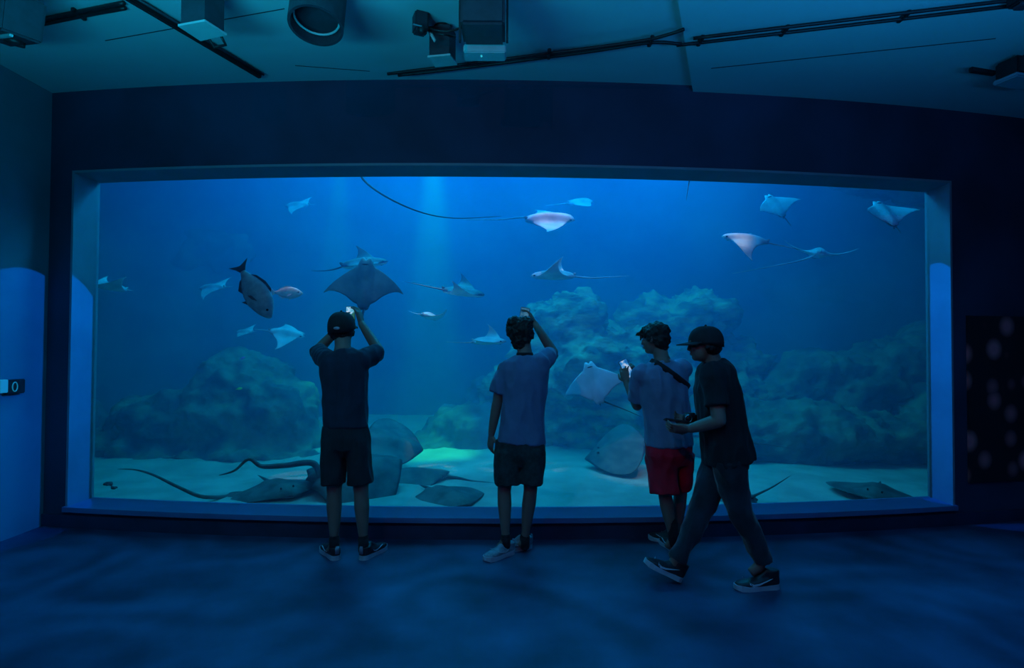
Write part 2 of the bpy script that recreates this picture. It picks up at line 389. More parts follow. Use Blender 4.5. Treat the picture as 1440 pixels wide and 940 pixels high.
# ------------------------------------------------------------------ tank
SZ = .10                                                     # sand level
def sand_z(x, y):
    return SZ + .035*noise.noise(Vector((x*.8, y*.9, 0))) + .012*noise.noise(Vector((x*3, y*3, 5))) + max(0, y-7)*.03 - max(0, x-2.2)*.045*(y-4.5)*.25
bm = bmesh.new(); nx, ny = 150, 70; g = []
for j in range(ny+1):
    row = []
    for i in range(nx+1):
        x = -7.8+15.6*i/nx; y0 = wy(max(min(x, 4.6), -4.4))+.27; y = y0 + (11.1-y0)*j/ny; row.append(bm.verts.new((x, y, sand_z(x, y))))
    g.append(row)
for j in range(ny):
    for i in range(nx): bm.faces.new((g[j][i], g[j][i+1], g[j+1][i+1], g[j+1][i]))
tag(obj('tank_sand', bm, M['sand'], sm=True), 'pale rippled sand covering the floor of the tank', 'sand', kind='stuff')
# curved rocky back wall and shell
bm = bmesh.new(); g = []
n_, mz = 90, 40
for i in range(n_+1):
    th = PI*i/n_
    x = -8.0*math.cos(th); y = 4.9 + 5.9*math.sin(th)**.55
    col = []
    for j in range(mz+1):
        z = -.2 + 5.6*j/mz
        k = .45*noise.fractal(Vector((x*.45, y*.4, z*.5)), 1, 2, 4)
        col.append(bm.verts.new((x*(1-.03*k), y - abs(k)*.8*math.sin(th), z)))
    g.append(col)
for i in range(n_):
    for j in range(mz): bm.faces.new((g[i][j], g[i+1][j], g[i+1][j+1], g[i][j+1]))
tag(obj('wall_tank', bm, M['back'], sm=True), 'uneven rocky rear wall of the tank', kind='structure')

def water_mat():
    m = bpy.data.materials.new('tank_water'); m.use_nodes = True
    nt = m.node_tree; N = nt.nodes; L = nt.links; N.remove(N['Principled BSDF'])
    s = N.new('ShaderNodeVolumeScatter'); s.inputs['Color'].default_value = (.02, .45, .98, 1); s.inputs['Density'].default_value = WD
    s.inputs['Anisotropy'].default_value = .25
    a = N.new('ShaderNodeVolumeAbsorption'); a.inputs['Color'].default_value = (.2, .88, .93, 1); a.inputs['Density'].default_value = .09
    ad = N.new('ShaderNodeAddShader'); L.new(s.outputs[0], ad.inputs[0]); L.new(a.outputs[0], ad.inputs[1])
    L.new(ad.outputs[0], N['Material Output'].inputs['Volume']); return m
WD = .2
bm = bmesh.new()
cols = []; n = 40
for i in range(n+1):
    x = -7.9 + 15.8*i/n; xx = max(min(x, 4.6), -4.4); y = wy(xx)+.27
    cols.append((bm.verts.new((x, y, -.05)), bm.verts.new((x, y, 5.1)), bm.verts.new((x, 11.3, 5.1)), bm.verts.new((x, 11.3, -.05))))
for i in range(n):
    a, b = cols[i], cols[i+1]
    for k in range(4): bm.faces.new((a[k], a[(k+1) % 4], b[(k+1) % 4], b[k]))
bm.faces.new(cols[0]); bm.faces.new(cols[-1][::-1])
tag(obj('tank_water', bm, water_mat()), 'hazy blue water filling the tank behind the window', 'water', kind='stuff')

# rocks
def rock(name, label, blobs, m, amp=.22, fr=1.1, voxel=.07, seed=0, strata=0):
    """blobs: (px, py, Y, rx, ry, rz)"""
    bm = bmesh.new()
    for px, py, Y, rx, ry, rz in blobs: ellipsoid(bm, W(px, py, Y), (rx, ry, rz), sub=3)
    def dsp(p):
        q = p*fr + Vector((seed*7.3, seed*1.7, 0))
        v = noise.fractal(q, .65, 2.15, 7)*amp
        v += amp*.5*(abs(noise.noise(q*2.3)))*-1
        if strata: v += strata*math.sin(p.z*9 + p.x*2.2 + 3*noise.noise(p*1.2))
        return v
    me = remeshed(bm, voxel, 4, dsp, name)
    c = W(*blobs[0][:3])
    me.transform(Matrix.Translation((-c.x, -c.y, -SZ)))
    o = put(name, me, None, m); o.location = (c.x, c.y, SZ)
    return tag(o, label, 'rock')
rock('rock', 'big rounded boulder on the sand left of the person in a cap',
     [(345, 592, 7.6, .95, .6, .75), (260, 600, 7.6, .95, .6, .48), (350, 540, 7.8, .62, .5, .45), (190, 628, 7.4, .7, .5, .24), (410, 600, 7.7, .42, .5, .62), (300, 640, 7.3, 1.4, .5, .2)], M['rock'], .14, 1.5, .045, 1, .02)
rock('rock', 'low dark ledge trailing from the big boulder to the window edge',
     [(150, 640, 7.9, 1.0, .6, .22), (60, 590, 8.8, .9, .7, .5)], M['rock3'], .14, 1.3, .05, 2)
rock('rock', 'pale craggy rock pile rising behind the lavender ray',
     [(800, 520, 8.3, .75, .7, 1.1), (790, 455, 8.6, .55, .6, .5), (850, 560, 8.0, .9, .6, .9), (740, 590, 8.4, .6, .6, .7), (880, 500, 8.5, .6, .6, .6)], M['rock2'], .30, 1.3, .05, 3, .02)
rock('rock', 'slanting craggy rock slab behind the two people standing together',
     [(945, 470, 8.9, .75, .6, .6), (990, 450, 9.2, .5, .6, .5), (930, 560, 8.8, .9, .6, 1.1), (1010, 560, 9.0, .8, .6, 1.0)], M['rock2'], .30, 1.3, .05, 4, .02)
rock('rock', 'dim mound of rock between the two people taking photos',
     [(660, 610, 8.2, .65, .6, .5), (610, 635, 7.9, .5, .4, .28), (700, 590, 8.7, .6, .6, .7)], M['rock3'], .16, 1.3, .05, 5)
rock('rock', 'long layered rock ledge at the foot of the right part of the tank',
     [(1130, 610, 7.6, 1.5, .7, .42), (1080, 625, 7.4, .9, .5, .35), (1240, 620, 7.6, 1.2, .6, .38), (1020, 600, 7.8, .8, .6, .5), (1330, 600, 8.0, .9, .6, .6)], M['rock'], .16, 1.3, .045, 6, .045)
rock('rock', 'broad sloping rock shelf above the layered ledge',
     [(1200, 545, 8.6, 1.3, .7, .5), (1110, 560, 8.7, .9, .6, .4), (1290, 520, 8.6, 1.0, .7, .6)], M['rock'], .22, 1.2, .05, 7, .04)
rock('rock', 'dark rock overhang hanging in the upper right corner of the tank',
     [(1260, 235, 7.6, 1.1, .7, .35), (1330, 250, 7.4, .7, .6, .4)], M['rock'], .14, 1.3, .05, 8)
rock('rock', 'murky distant rock bulge high behind the small boulder side',
     [(250, 350, 10.2, 1.5, .5, .7), (180, 380, 10.2, .8, .5, .5)], M['rock3'], .3, .9, .1, 9)
rock('rock', 'tiny sunken stone showing at the window corner on the sand',
     [(152, 681, 5.1, .05, .03, .018), (160, 686, 5.1, .03, .03, .014)], M['rock3'], .015, 12, .006, 10)
# ------------------------------------------------------------------ rays and fish
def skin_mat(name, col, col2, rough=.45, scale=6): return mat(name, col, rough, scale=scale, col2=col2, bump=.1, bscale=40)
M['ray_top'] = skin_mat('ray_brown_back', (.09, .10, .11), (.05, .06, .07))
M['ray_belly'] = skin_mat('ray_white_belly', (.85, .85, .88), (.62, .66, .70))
M['ray_shade_belly'] = skin_mat('ray_belly_painted_shade', (.17, .21, .23), (.10, .13, .15))  # darker copy of the white belly, shade painted into the colour
M['ray_lit'] = skin_mat('ray_back_painted_lit', (.62, .62, .66), (.40, .42, .48))  # dark back painted paler so these rays look lit
M['sting_top'] = skin_mat('stingray_back', (.13, .15, .14), (.06, .075, .075), .6, 7)
M['eye'] = mat('animal_eye', (.005, .005, .006), .15)
M['mouth'] = mat('ray_mouth', (.05, .05, .06), .6)

def interp(T, x):
    for (a, ya), (b, yb_) in zip(T, T[1:]):
        if x <= b:
            t = (x-a)/(b-a); t = t*t*(3-2*t) if False else t
            return ya + (yb_-ya)*t
    return T[-1][1]
COW_LE = [(0, .66), (.05, .72), (.11, .72), (.16, .62), (.20, .50), (.3, .43), (.45, .33), (.6, .21), (.75, .08), (.88, -.06), (1, -.22)]
COW_TE = [(0, -.62), (.08, -.66), (.12, -.62), (.16, -.50), (.28, -.44), (.45, -.30), (.6, -.22), (.75, -.18), (.88, -.18), (1, -.24)]
DSK_LE = [(0, .80), (.08, .77), (.2, .69), (.4, .57), (.6, .43), (.75, .29), (.88, .12), (.96, -.04), (1, -.18)]
DSK_TE = [(0, -.66), (.07, -.70), (.12, -.74), (.17, -.70), (.22, -.66), (.4, -.62), (.6, -.56), (.78, -.47), (.9, -.38), (.97, -.29), (1, -.21)]
def make_ray(name, label, cat, group, pos, fwd, up, span, curl=(.3, .3), kind='cow', mats=None, tail=None, tail_len=1.5, tail_bend=(0, 0), details=True, droop=0):
    """pos: world centre; fwd/up in world axes; curl: bend of left/right wing in radians (positive = up)"""
    f = Vector(fwd).normalized(); u = Vector(up); u = (u - f*u.dot(f)).normalized(); r = f.cross(u).normalized()
    R = Matrix((r, f, u)).transposed()           # local x right wing, y forward, z dorsal
    h = span/2
    LE, TE = (COW_LE, COW_TE) if kind == 'cow' else (DSK_LE, DSK_TE)
    tm, bmx = mats or (M['ray_top'], M['ray_belly'])
    bm = bmesh.new(); nu, nv = 44, 22
    def wing(s, U):
        c = curl[0] if s < 0 else curl[1]
        x = z = 0.0; n = 12; du = abs(U)/n
        for i in range(n):
            th = c*((i+.5)*du)**1.15*1.3; x += math.cos(th)*du; z += math.sin(th)*du
        return s*x, z, c*abs(U)**1.15*1.3
    top, bot = [], []
    for i in range(nu+1):
        q = -1 + 2*i/nu; U = math.copysign(abs(q)**.9, q); s = -1 if U < 0 else 1; a = abs(U)
        le, te = interp(LE, a), interp(TE, a); X, Z, th = wing(s, a)
        if kind == 'cow': t0 = .15*math.exp(-(a/.20)**2) + .045*(1-a) + .004
        else: t0 = .12*math.exp(-(a/.30)**2) + .05*(1-a) + .005
        rt, rb = [], []
        for j in range(nv+1):
            v = j/nv; y = te + (le-te)*v
            prof = (max(0, math.sin(PI*v**.8)))**.62
            if kind == 'cow' and a < .2: prof = max(0, 1-(2*v-1)**6)**.5 * (.62+.38*math.sin(PI*min(1, v*1.05)))
            zt = t0*prof*1.0; zb = -t0*prof*.55
            zz = Z + droop*(y**2)
            rt.append((X - s*math.sin(th)*zt, y, zz + math.cos(th)*zt)); rb.append((X - s*math.sin(th)*zb, y, zz + math.cos(th)*zb))
        top.append(rt); bot.append(rb)
    V = {}
    def vt(k, i, j):
        if k and (j in (0, nv) or i in (0, nu)): k = 0
        if (k, i, j) not in V: V[(k, i, j)] = bm.verts.new(Vector((top if not k else bot)[i][j])*h)
        return V[(k, i, j)]
    for i in range(nu):
        for j in range(nv):
            for k in (0, 1):
                vs = [vt(k, i, j), vt(k, i+1, j), vt(k, i+1, j+1), vt(k, i, j+1)]
                if k: vs = vs[::-1]
                vs2 = []
                for v_ in vs:
                    if v_ not in vs2: vs2.append(v_)
                if len(vs2) > 2:
                    try: fc = bm.faces.new(vs2); fc.material_index = k
                    except ValueError: pass
    # tail
    y0 = TE[0][1]
    if tail: pts = [Vector(p) for p in tail]; pts = catmull([Vector((0, (y0+.12)*h, .02*h))] + [R.transposed() @ (p - Vector(pos)) for p in pts], 8)
    else:
        L = tail_len*h; pts = []
        for k in range(17):
            t = k/16; pts.append(Vector((tail_bend[0]*h*t*t, (y0+.12)*h - L*t, .02*h + tail_bend[1]*h*t*t)))
    r0 = (.027 if kind == 'cow' else .05)*h
    n0 = len(bm.faces)
    tube(bm, pts, [r0*(1-k/(len(pts)-1))**.8 + .0022*h + .0008 for k in range(len(pts))], 8)
    bmesh.ops.recalc_face_normals(bm, faces=bm.faces)
    me = bpy.data.meshes.new(name); bm.to_mesh(me); bm.free(); smooth(me)
    o = put(name, me, None, [tm, bmx])
    o.matrix_world = Matrix.Translation(Vector(pos)) @ R.to_4x4()
    tag(o, label, cat, group)
    def child(nm, b2, m):
        me2 = bpy.data.meshes.new(nm); bmesh.ops.recalc_face_normals(b2, faces=b2.faces); b2.to_mesh(me2); b2.free(); smooth(me2); me2.materials.append(m)
        c = bpy.data.objects.new(nm, me2); COL.objects.link(c); c.parent = o
    if details:
        for s in (-1, 1):
            b2 = bmesh.new()
            if kind == 'cow': ellipsoid(b2, (s*.155*h, .58*h, .035*h), (.022*h, .04*h, .03*h), sub=2)
            else: ellipsoid(b2, (s*.13*h, .42*h, .125*h), (.02*h, .03*h, .025*h), sub=2)
            child('eye', b2, M['eye'])
        b2 = bmesh.new()
        ym = .52 if kind == 'cow' else .56
        ellipsoid(b2, (0, ym*h, -.075*h if kind == 'cow' else -.07*h), (.085*h, .018*h, .02*h), sub=2); child('mouth', b2, M['mouth'])
    if kind == 'cow':
        b2 = bmesh.new()                          # small dorsal fin before the tail
        vs = [(0, (y0+.16)*h, .03*h), (0, (y0-.02)*h, .03*h), (0, (y0-.06)*h, .12*h), (0, (y0+.0)*h, .13*h)]
        a_ = [b2.verts.new((x-.006*h, y, z)) for x, y, z in vs]; c_ = [b2.verts.new((x+.006*h, y, z)) for x, y, z in vs]
        b2.faces.new(a_); b2.faces.new(c_[::-1])
        for i in range(4): b2.faces.new((a_[i], c_[i], c_[(i+1) % 4], a_[(i+1) % 4]))
        child('dorsal_fin', b2, tm)
    return o
G = 'rays swimming in open water'
PB = (M['ray_lit'], M['ray_belly'])
def cow(label, px, py, Y, pxspan, fwd, up, curl=(.3, .3), **k):
    return make_ray('cownose_ray', label, 'ray', G, W(px, py, Y), fwd, up, pxspan/F*Y, curl, 'cow', **k)
cow('large dark ray rising belly first right above the phone of the person in a cap', 513, 401, 5.5, 112, (.02, .12, 1), (0, 1, -.1), (-.12, -.12), mats=(M['ray_top'], M['ray_shade_belly']), tail_len=.62, tail_bend=(.03, 0))
cow('dark ray passing behind the large rising ray, only wing, tail and head showing', 511, 372, 6.0, 96, (1, .12, .13), (.0, -.25, 1), (1.0, .15), tail=[W(470, 379, 6.0), W(455, 381, 6.0), W(437, 381, 6.0)])
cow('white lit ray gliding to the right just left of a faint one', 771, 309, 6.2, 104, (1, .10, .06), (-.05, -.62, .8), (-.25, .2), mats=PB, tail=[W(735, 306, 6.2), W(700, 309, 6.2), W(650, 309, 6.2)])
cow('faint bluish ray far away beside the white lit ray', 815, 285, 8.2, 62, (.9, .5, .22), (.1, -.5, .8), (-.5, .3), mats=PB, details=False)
cow('ray with tall dark wing raised, heading left with its tail to the right', 779, 389, 6.0, 92, (-1, .15, .02), (0, -.22, 1), (1.05, 1.1), mats=(M['ray_lit'], M['ray_belly']), tail=[W(830, 391, 6.0), W(855, 390, 6.0), W(886, 388, 6.0)])
cow('ray with one raised dark wing, heading right with its thin tail to the left', 650, 412, 6.2, 88, (1, -.05, -.12), (0, -.3, 1), (.9, .95), tail=[W(610, 405, 6.2), W(592, 401, 6.2), W(568, 396, 6.2)])
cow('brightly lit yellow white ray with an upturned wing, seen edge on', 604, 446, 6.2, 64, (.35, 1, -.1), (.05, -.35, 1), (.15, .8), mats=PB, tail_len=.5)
cow('ray facing the glass with a pale pointed wing up, beside the shaggy haired person', 686, 481, 5.9, 74, (1, -.35, .0), (0, -.15, 1), (1.25, .35), mats=(M['ray_lit'], M['ray_belly']), tail=[W(660, 482, 5.9), W(648, 482, 5.9), W(628, 481, 5.9)])
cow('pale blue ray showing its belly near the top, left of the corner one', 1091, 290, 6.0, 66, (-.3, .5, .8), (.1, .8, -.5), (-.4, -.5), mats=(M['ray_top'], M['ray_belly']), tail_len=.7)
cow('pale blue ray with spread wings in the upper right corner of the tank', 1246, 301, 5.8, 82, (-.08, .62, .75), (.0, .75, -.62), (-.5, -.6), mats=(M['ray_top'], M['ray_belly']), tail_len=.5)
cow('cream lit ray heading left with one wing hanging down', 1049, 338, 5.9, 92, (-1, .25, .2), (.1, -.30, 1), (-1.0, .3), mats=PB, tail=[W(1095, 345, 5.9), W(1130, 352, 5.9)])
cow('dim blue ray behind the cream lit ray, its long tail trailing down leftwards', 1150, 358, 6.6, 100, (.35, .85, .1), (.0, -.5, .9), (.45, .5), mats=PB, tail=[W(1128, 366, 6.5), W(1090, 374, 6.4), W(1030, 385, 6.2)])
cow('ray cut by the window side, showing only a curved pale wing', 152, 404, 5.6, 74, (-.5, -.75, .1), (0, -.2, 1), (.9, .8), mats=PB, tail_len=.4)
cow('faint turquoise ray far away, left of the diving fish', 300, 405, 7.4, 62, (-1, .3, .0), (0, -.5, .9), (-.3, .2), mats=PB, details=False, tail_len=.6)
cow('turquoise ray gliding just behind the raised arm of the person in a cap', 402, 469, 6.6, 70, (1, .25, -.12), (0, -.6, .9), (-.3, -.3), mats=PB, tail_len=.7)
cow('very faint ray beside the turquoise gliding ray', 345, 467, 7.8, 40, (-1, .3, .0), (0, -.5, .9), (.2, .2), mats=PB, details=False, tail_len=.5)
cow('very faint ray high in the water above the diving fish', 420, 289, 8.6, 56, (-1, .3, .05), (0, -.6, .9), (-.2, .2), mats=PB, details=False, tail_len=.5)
cow('lavender glowing ray with its head up, in front of the strapped person', 836, 540, 5.3, 94, (-.22, .38, .9), (.1, .92, -.4), (-.3, -.25), mats=(M['ray_top'], M['ray_belly']), tail=[W(862, 570, 5.3), W(880, 577, 5.3), W(903, 587, 5.3)])
cow('ray above the window whose long thin tail sweeps across the upper water', 490, 205, 5.3, 120, (-.8, .1, .6), (.2, .3, 1), (.2, .2), tail=[W(508, 248, 5.3), W(540, 275, 5.3), W(590, 298, 5.3), W(640, 307, 5.3), W(706, 304, 5.3)])
cow('ray above the window whose tail tip hangs down into view', 975, 222, 5.3, 90, (.2, .1, .9), (0, 1, 0), (.2, .2), tail=[W(971, 245, 5.3), W(968, 262, 5.3), W(965, 282, 5.3)])
GS = 'stingrays near the sand'
def sting(label, px, py, Y, pxspan, fwd, up, curl=(.1, .1), **k):
    return make_ray('stingray', label, 'stingray', GS, W(px, py, Y), fwd, up, pxspan/F*Y, curl, 'disc', **{'mats': (M['sting_top'], M['ray_belly']), **k})
def on_sand(px, py, Y, lift=.03):
    p = W(px, py, Y); return p
sting('big dark stingray lifting off the sand behind the legs of the person in a cap', 500, 664, 5.45, 180, (.8, .62, .12), (-.15, -.55, .8), (-.8, -.75), mats=(M['sting_top'], M['ray_shade_belly']), tail=[W(440, 652, 5.2), W(400, 655, 5.15), W(368, 656, 5.1), W(350, 646, 5.05), W(330, 662, 5.0), W(308, 669, 5.0)], details=False)
sting('greenish stingray resting on the sand, under the tail of the big dark stingray', 394, 688, 5.32, 128, (.5, -.55, -.02), (0, -.1, 1), (-.2, -.15), tail_len=.9)
sting('stingray lying low at the window bottom with its tail pointing to the far left', 350, 703, 5.3, 110, (.93, -.2, -.05), (0, -.05, 1), (-.1, -.1), tail=[W(285, 699, 5.0), W(250, 685, 5.05), W(215, 668, 5.15), W(190, 661, 5.2), W(165, 660, 5.3)])
sting('dark stingray gliding above the others, right of the person in a cap', 552, 622, 6.4, 112, (.9, .2, -.28), (.1, -.55, .8), (-.3, .2), tail_len=.5, details=False)
sting('dark rounded stingray hump resting in front of the bright green sand', 590, 668, 6.0, 110, (-.9, .3, .03), (0, -.12, 1), (-.3, -.3), tail=[W(640, 672, 6.0), W(665, 677, 5.9), W(700, 680, 5.8)], details=False)
sting('flat mottled stingray on the sand close to the glass, between the two photographing people', 630, 699, 5.3, 132, (.45, -.5, -.02), (0, -.12, 1), (-.22, -.22), tail_len=.6, details=False)
sting('stingray with a dark eye resting at the right end of the window', 1232, 693, 5.42, 128, (-.45, -.6, 0), (0, -.12, 1), (-.22, -.05), tail_len=.7)
sting('dark stingray on the sand behind the walking person, its tail raised behind', 1030, 702, 5.3, 90, (-.9, .1, -.05), (0, -.1, 1), (-.1, -.1), tail=[W(1062, 697, 5.15), W(1085, 686, 5.2), W(1112, 669, 5.3)])
sting('large ghostly stingray cruising behind the person with a strap', 868, 634, 6.5, 120, (-.95, .25, -.3), (-.1, -.28, .95), (-.2, .3), mats=(M['sting_top'], M['ray_belly']), tail=[W(930, 612, 6.5), W(1000, 615, 6.4), W(1058, 622, 6.3), W(1112, 631, 6.2)])

def make_fish(name, label, px, py, Y, pxlen, fwd, up, mats, deep=.42, group=None, spots=False):
    f = Vector(fwd).normalized(); u = Vector(up); u = (u-f*u.dot(f)).normalized(); r = f.cross(u)
    R = Matrix((f, -r, u)).transposed(); L = pxlen/F*Y
    bm = bmesh.new()
    prof = [(-.36, .035, .022), (-.28, .07, .03), (-.15, .14, .055), (0, .195, .075), (.15, .205, .085), (.28, .17, .08), (.38, .12, .065), (.46, .06, .04), (.50, .02, .018)]
    k = deep/.42
    loft(bm, [(Vector((x, 0, -.01 if x > .3 else 0))*L, w_*L, h_*k*L) for x, h_, w_ in prof], ref=Vector((0, 1, 0)), n=20)
    bmesh.ops.recalc_face_normals(bm, faces=bm.faces)
    me = bpy.data.meshes.new(name); bm.to_mesh(me); bm.free(); smooth(me)
    o = put(name, me, None, mats[0]); o.matrix_world = Matrix.Translation(W(px, py, Y)) @ R.to_4x4(); tag(o, label, 'fish', group)
    def fin(nm, pts, y=0, lean=0, m=mats[1]):
        b2 = bmesh.new()
        a = [b2.verts.new(Vector((x, y-.006+lean*abs(z), z))*L) for x, z in pts]; c = [b2.verts.new(Vector((x, y+.006+lean*abs(z), z))*L) for x, z in pts]
        b2.faces.new(a); b2.faces.new(c[::-1])
        for i in range(len(pts)): b2.faces.new((a[i], a[(i+1) % len(pts)], c[(i+1) % len(pts)], c[i]))
        bmesh.ops.recalc_face_normals(b2, faces=b2.faces)
        me2 = bpy.data.meshes.new(nm); b2.to_mesh(me2); b2.free(); me2.materials.append(m)
        q = bpy.data.objects.new(nm, me2); COL.objects.link(q); q.parent = o
    fin('tail_fin', [(-.34, .035), (-.42, .09), (-.50, .17), (-.46, .05), (-.45, 0), (-.46, -.05), (-.50, -.17), (-.42, -.09), (-.34, -.035)])
    fin('dorsal_fin', [(.2, .17*k), (.1, .235*k), (-.05, .22*k), (-.2, .15*k), (-.26, .07*k), (-.1, .14*k)])
    fin('anal_fin', [(-.02, -.17*k), (-.12, -.215*k), (-.24, -.12*k), (-.26, -.06*k)])
    for s in (-1, 1):
        fin('pectoral_fin', [(.18, -.02), (.06, -.05), (.03, -.10), (.12, -.075)], y=s*.08, lean=s*.3)
    fin('pelvic_fin', [(.16, -.19*k), (.06, -.26*k), (.08, -.18*k)])
    for s in (-1, 1):
        b2 = bmesh.new(); ellipsoid(b2, Vector((.37, s*.058, .03))*L, (.022*L, .012*L, .022*L), sub=2)
        me2 = bpy.data.meshes.new('eye'); b2.to_mesh(me2); b2.free(); me2.materials.append(M['eye']); smooth(me2)
        q = bpy.data.objects.new('eye', me2); COL.objects.link(q); q.parent = o
    return o
M['fish'] = mat('slate_fish', (.42, .45, .5), .4, scale=20, col2=(.3, .32, .38))
M['fishfin'] = mat('slate_fish_fin', (.05, .05, .07), .5)
M['pink'] = mat('pinkish_fish', (.95, .62, .55), .4, scale=30, col2=(.9, .5, .45))
M['violet'] = mat('violet_fish', (.7, .45, 1.0), .4); M['lime'] = mat('lime_fish', (.4, 1.0, .2), .4)
make_fish('diving_fish', 'large slate grey fish diving nose down beside the person in a cap', 358, 409, 5.0, 88, (.50, .10, -.86), (.86, 0, .50), (M['fish'], M['fishfin']), .44)
make_fish('pinkish_fish', 'pinkish white fish swimming behind the diving fish', 403, 412, 5.9, 44, (1, .2, 0), (0, -.2, 1), (M['pink'], M['pink']), .4)
make_fish('small_fish', 'tiny violet fish above the top of the big boulder', 341, 504, 6.2, 8, (1, .2, .5), (-.4, 0, 1), (M['violet'], M['violet']), .4, 'tiny fish over the big boulder')
make_fish('small_fish', 'tiny lime green fish in front of the face of the big boulder', 336, 547, 6.2, 9, (1, .2, .2), (-.2, 0, 1), (M['lime'], M['lime']), .4, 'tiny fish over the big boulder')
# ------------------------------------------------------------------ people
M['skin'] = mat('skin', (.26, .16, .13), .55, var=.12, scale=10)
M['hair'] = mat('dark_hair', (.018, .014, .012), .6, var=.4, scale=60, bump=.3, bscale=120)
M['navy'] = mat('slate_shirt_cloth', (.018, .03, .06), .9, var=.2, scale=14, bump=.15, bscale=160, sheen=0.12)
M['pale'] = mat('pale_blue_shirt_cloth', (.13, .19, .34), .9, var=.12, scale=14, bump=.15, bscale=160, sheen=0.3)
M['pale2'] = mat('light_grey_blue_shirt_cloth', (.18, .26, .42), .9, var=.12, scale=14, bump=.15, bscale=160, sheen=0.3)
M['blackc'] = mat('black_cloth', (.011, .013, .02), .9, var=.3, scale=14, bump=.15, bscale=160, sheen=0.06)
M['shortd'] = mat('charcoal_shorts_cloth', (.02, .024, .035), .85, var=.3, scale=10, bump=.15, bscale=120, sheen=0.06)
M['shortg'] = mat('dark_green_grey_shorts_cloth', (.03, .045, .05), .9, var=.4, scale=40)
M['red'] = mat('red_shorts_cloth', (.92, .012, .05), .8, var=.3, scale=9, bump=.15, bscale=120, sheen=0.1)
M['jean'] = mat('faded_dark_denim', (.022, .036, .06), .85, scale=7, col2=(.01, .015, .025), sheen=.4, bump=.3, bscale=220)
M['capd'] = mat('black_cap_cloth', (.018, .018, .022), .85, var=.3, scale=30)
M['sole'] = mat('white_rubber', (.40, .45, .55), .6, var=.15, scale=10)
M['shoe'] = mat('black_shoe_leather', (.02, .022, .03), .45, var=.3, scale=14)
M['shoeg'] = mat('grey_shoe_mesh', (.25, .30, .38), .7, var=.3, scale=30)
M['swoosh'] = mat('pale_shoe_emblem', (.5, .56, .65), .5)
M['strap'] = mat('black_webbing', (.012, .012, .016), .8)
M['eyew'] = mat('eyeball', (.6, .6, .6), .2)

def screen_mat(name, c1, c2, c3, s):
    m = bpy.data.materials.new(name); m.use_nodes = True
    nt = m.node_tree; N = nt.nodes; L = nt.links; b = N['Principled BSDF']
    tc = N.new('ShaderNodeTexCoord'); n = N.new('ShaderNodeTexNoise'); n.inputs['Scale'].default_value = 22; n.inputs['Detail'].default_value = 3
    L.new(tc.outputs['Object'], n.inputs['Vector'])
    r = N.new('ShaderNodeValToRGB'); e = r.color_ramp.elements; e[0].position = .40; e[0].color = (*c1, 1); e[1].position = .64; e[1].color = (*c3, 1)
    k = e.new(.52); k.color = (*c2, 1)
    L.new(n.outputs['Fac'], r.inputs['Fac']); L.new(r.outputs['Color'], b.inputs['Emission Color']); b.inputs['Emission Strength'].default_value = s
    b.inputs['Base Color'].default_value = (.01, .01, .012, 1); b.inputs['Roughness'].default_value = .15; return m
M['scr1'] = screen_mat('phone_screen_bright', (.02, .12, .10), (.10, .45, .7), (.75, .78, .95), 1.0)
M['scr2'] = screen_mat('phone_screen_blue', (.01, .12, .45), (.03, .30, .75), (.55, .7, .95), .8)
M['scr3'] = screen_mat('phone_screen_dim', (.01, .10, .25), (.03, .20, .40), (.10, .35, .6), .5)

def rotm(f, u):
    """columns: right, forward, up"""
    f = Vector(f).normalized(); u = Vector(u); u = (u-f*u.dot(f)).normalized(); r = f.cross(u)
    return Matrix((r, f, u)).transposed()
def limb(bm, pts, n=18):
    """pts: (pos, radius[, radius2])"""
    loft(bm, [(p[0], p[1], p[2] if len(p) > 2 else p[1]) for p in pts], ref=Vector((1, 0, 0)), n=n)
    for p in (pts[0], pts[-1]): ellipsoid(bm, p[0], (p[1],)*3, sub=2)
def seglimb(bm, a, b, ra, rm, rb):
    a, b = Vector(a), Vector(b)
    limb(bm, [(a, ra), (a.lerp(b, .25), (ra+rm*1.0)/2*1.02), (a.lerp(b, .5), rm), (a.lerp(b, .8), (rm+rb)/2), (b, rb)])

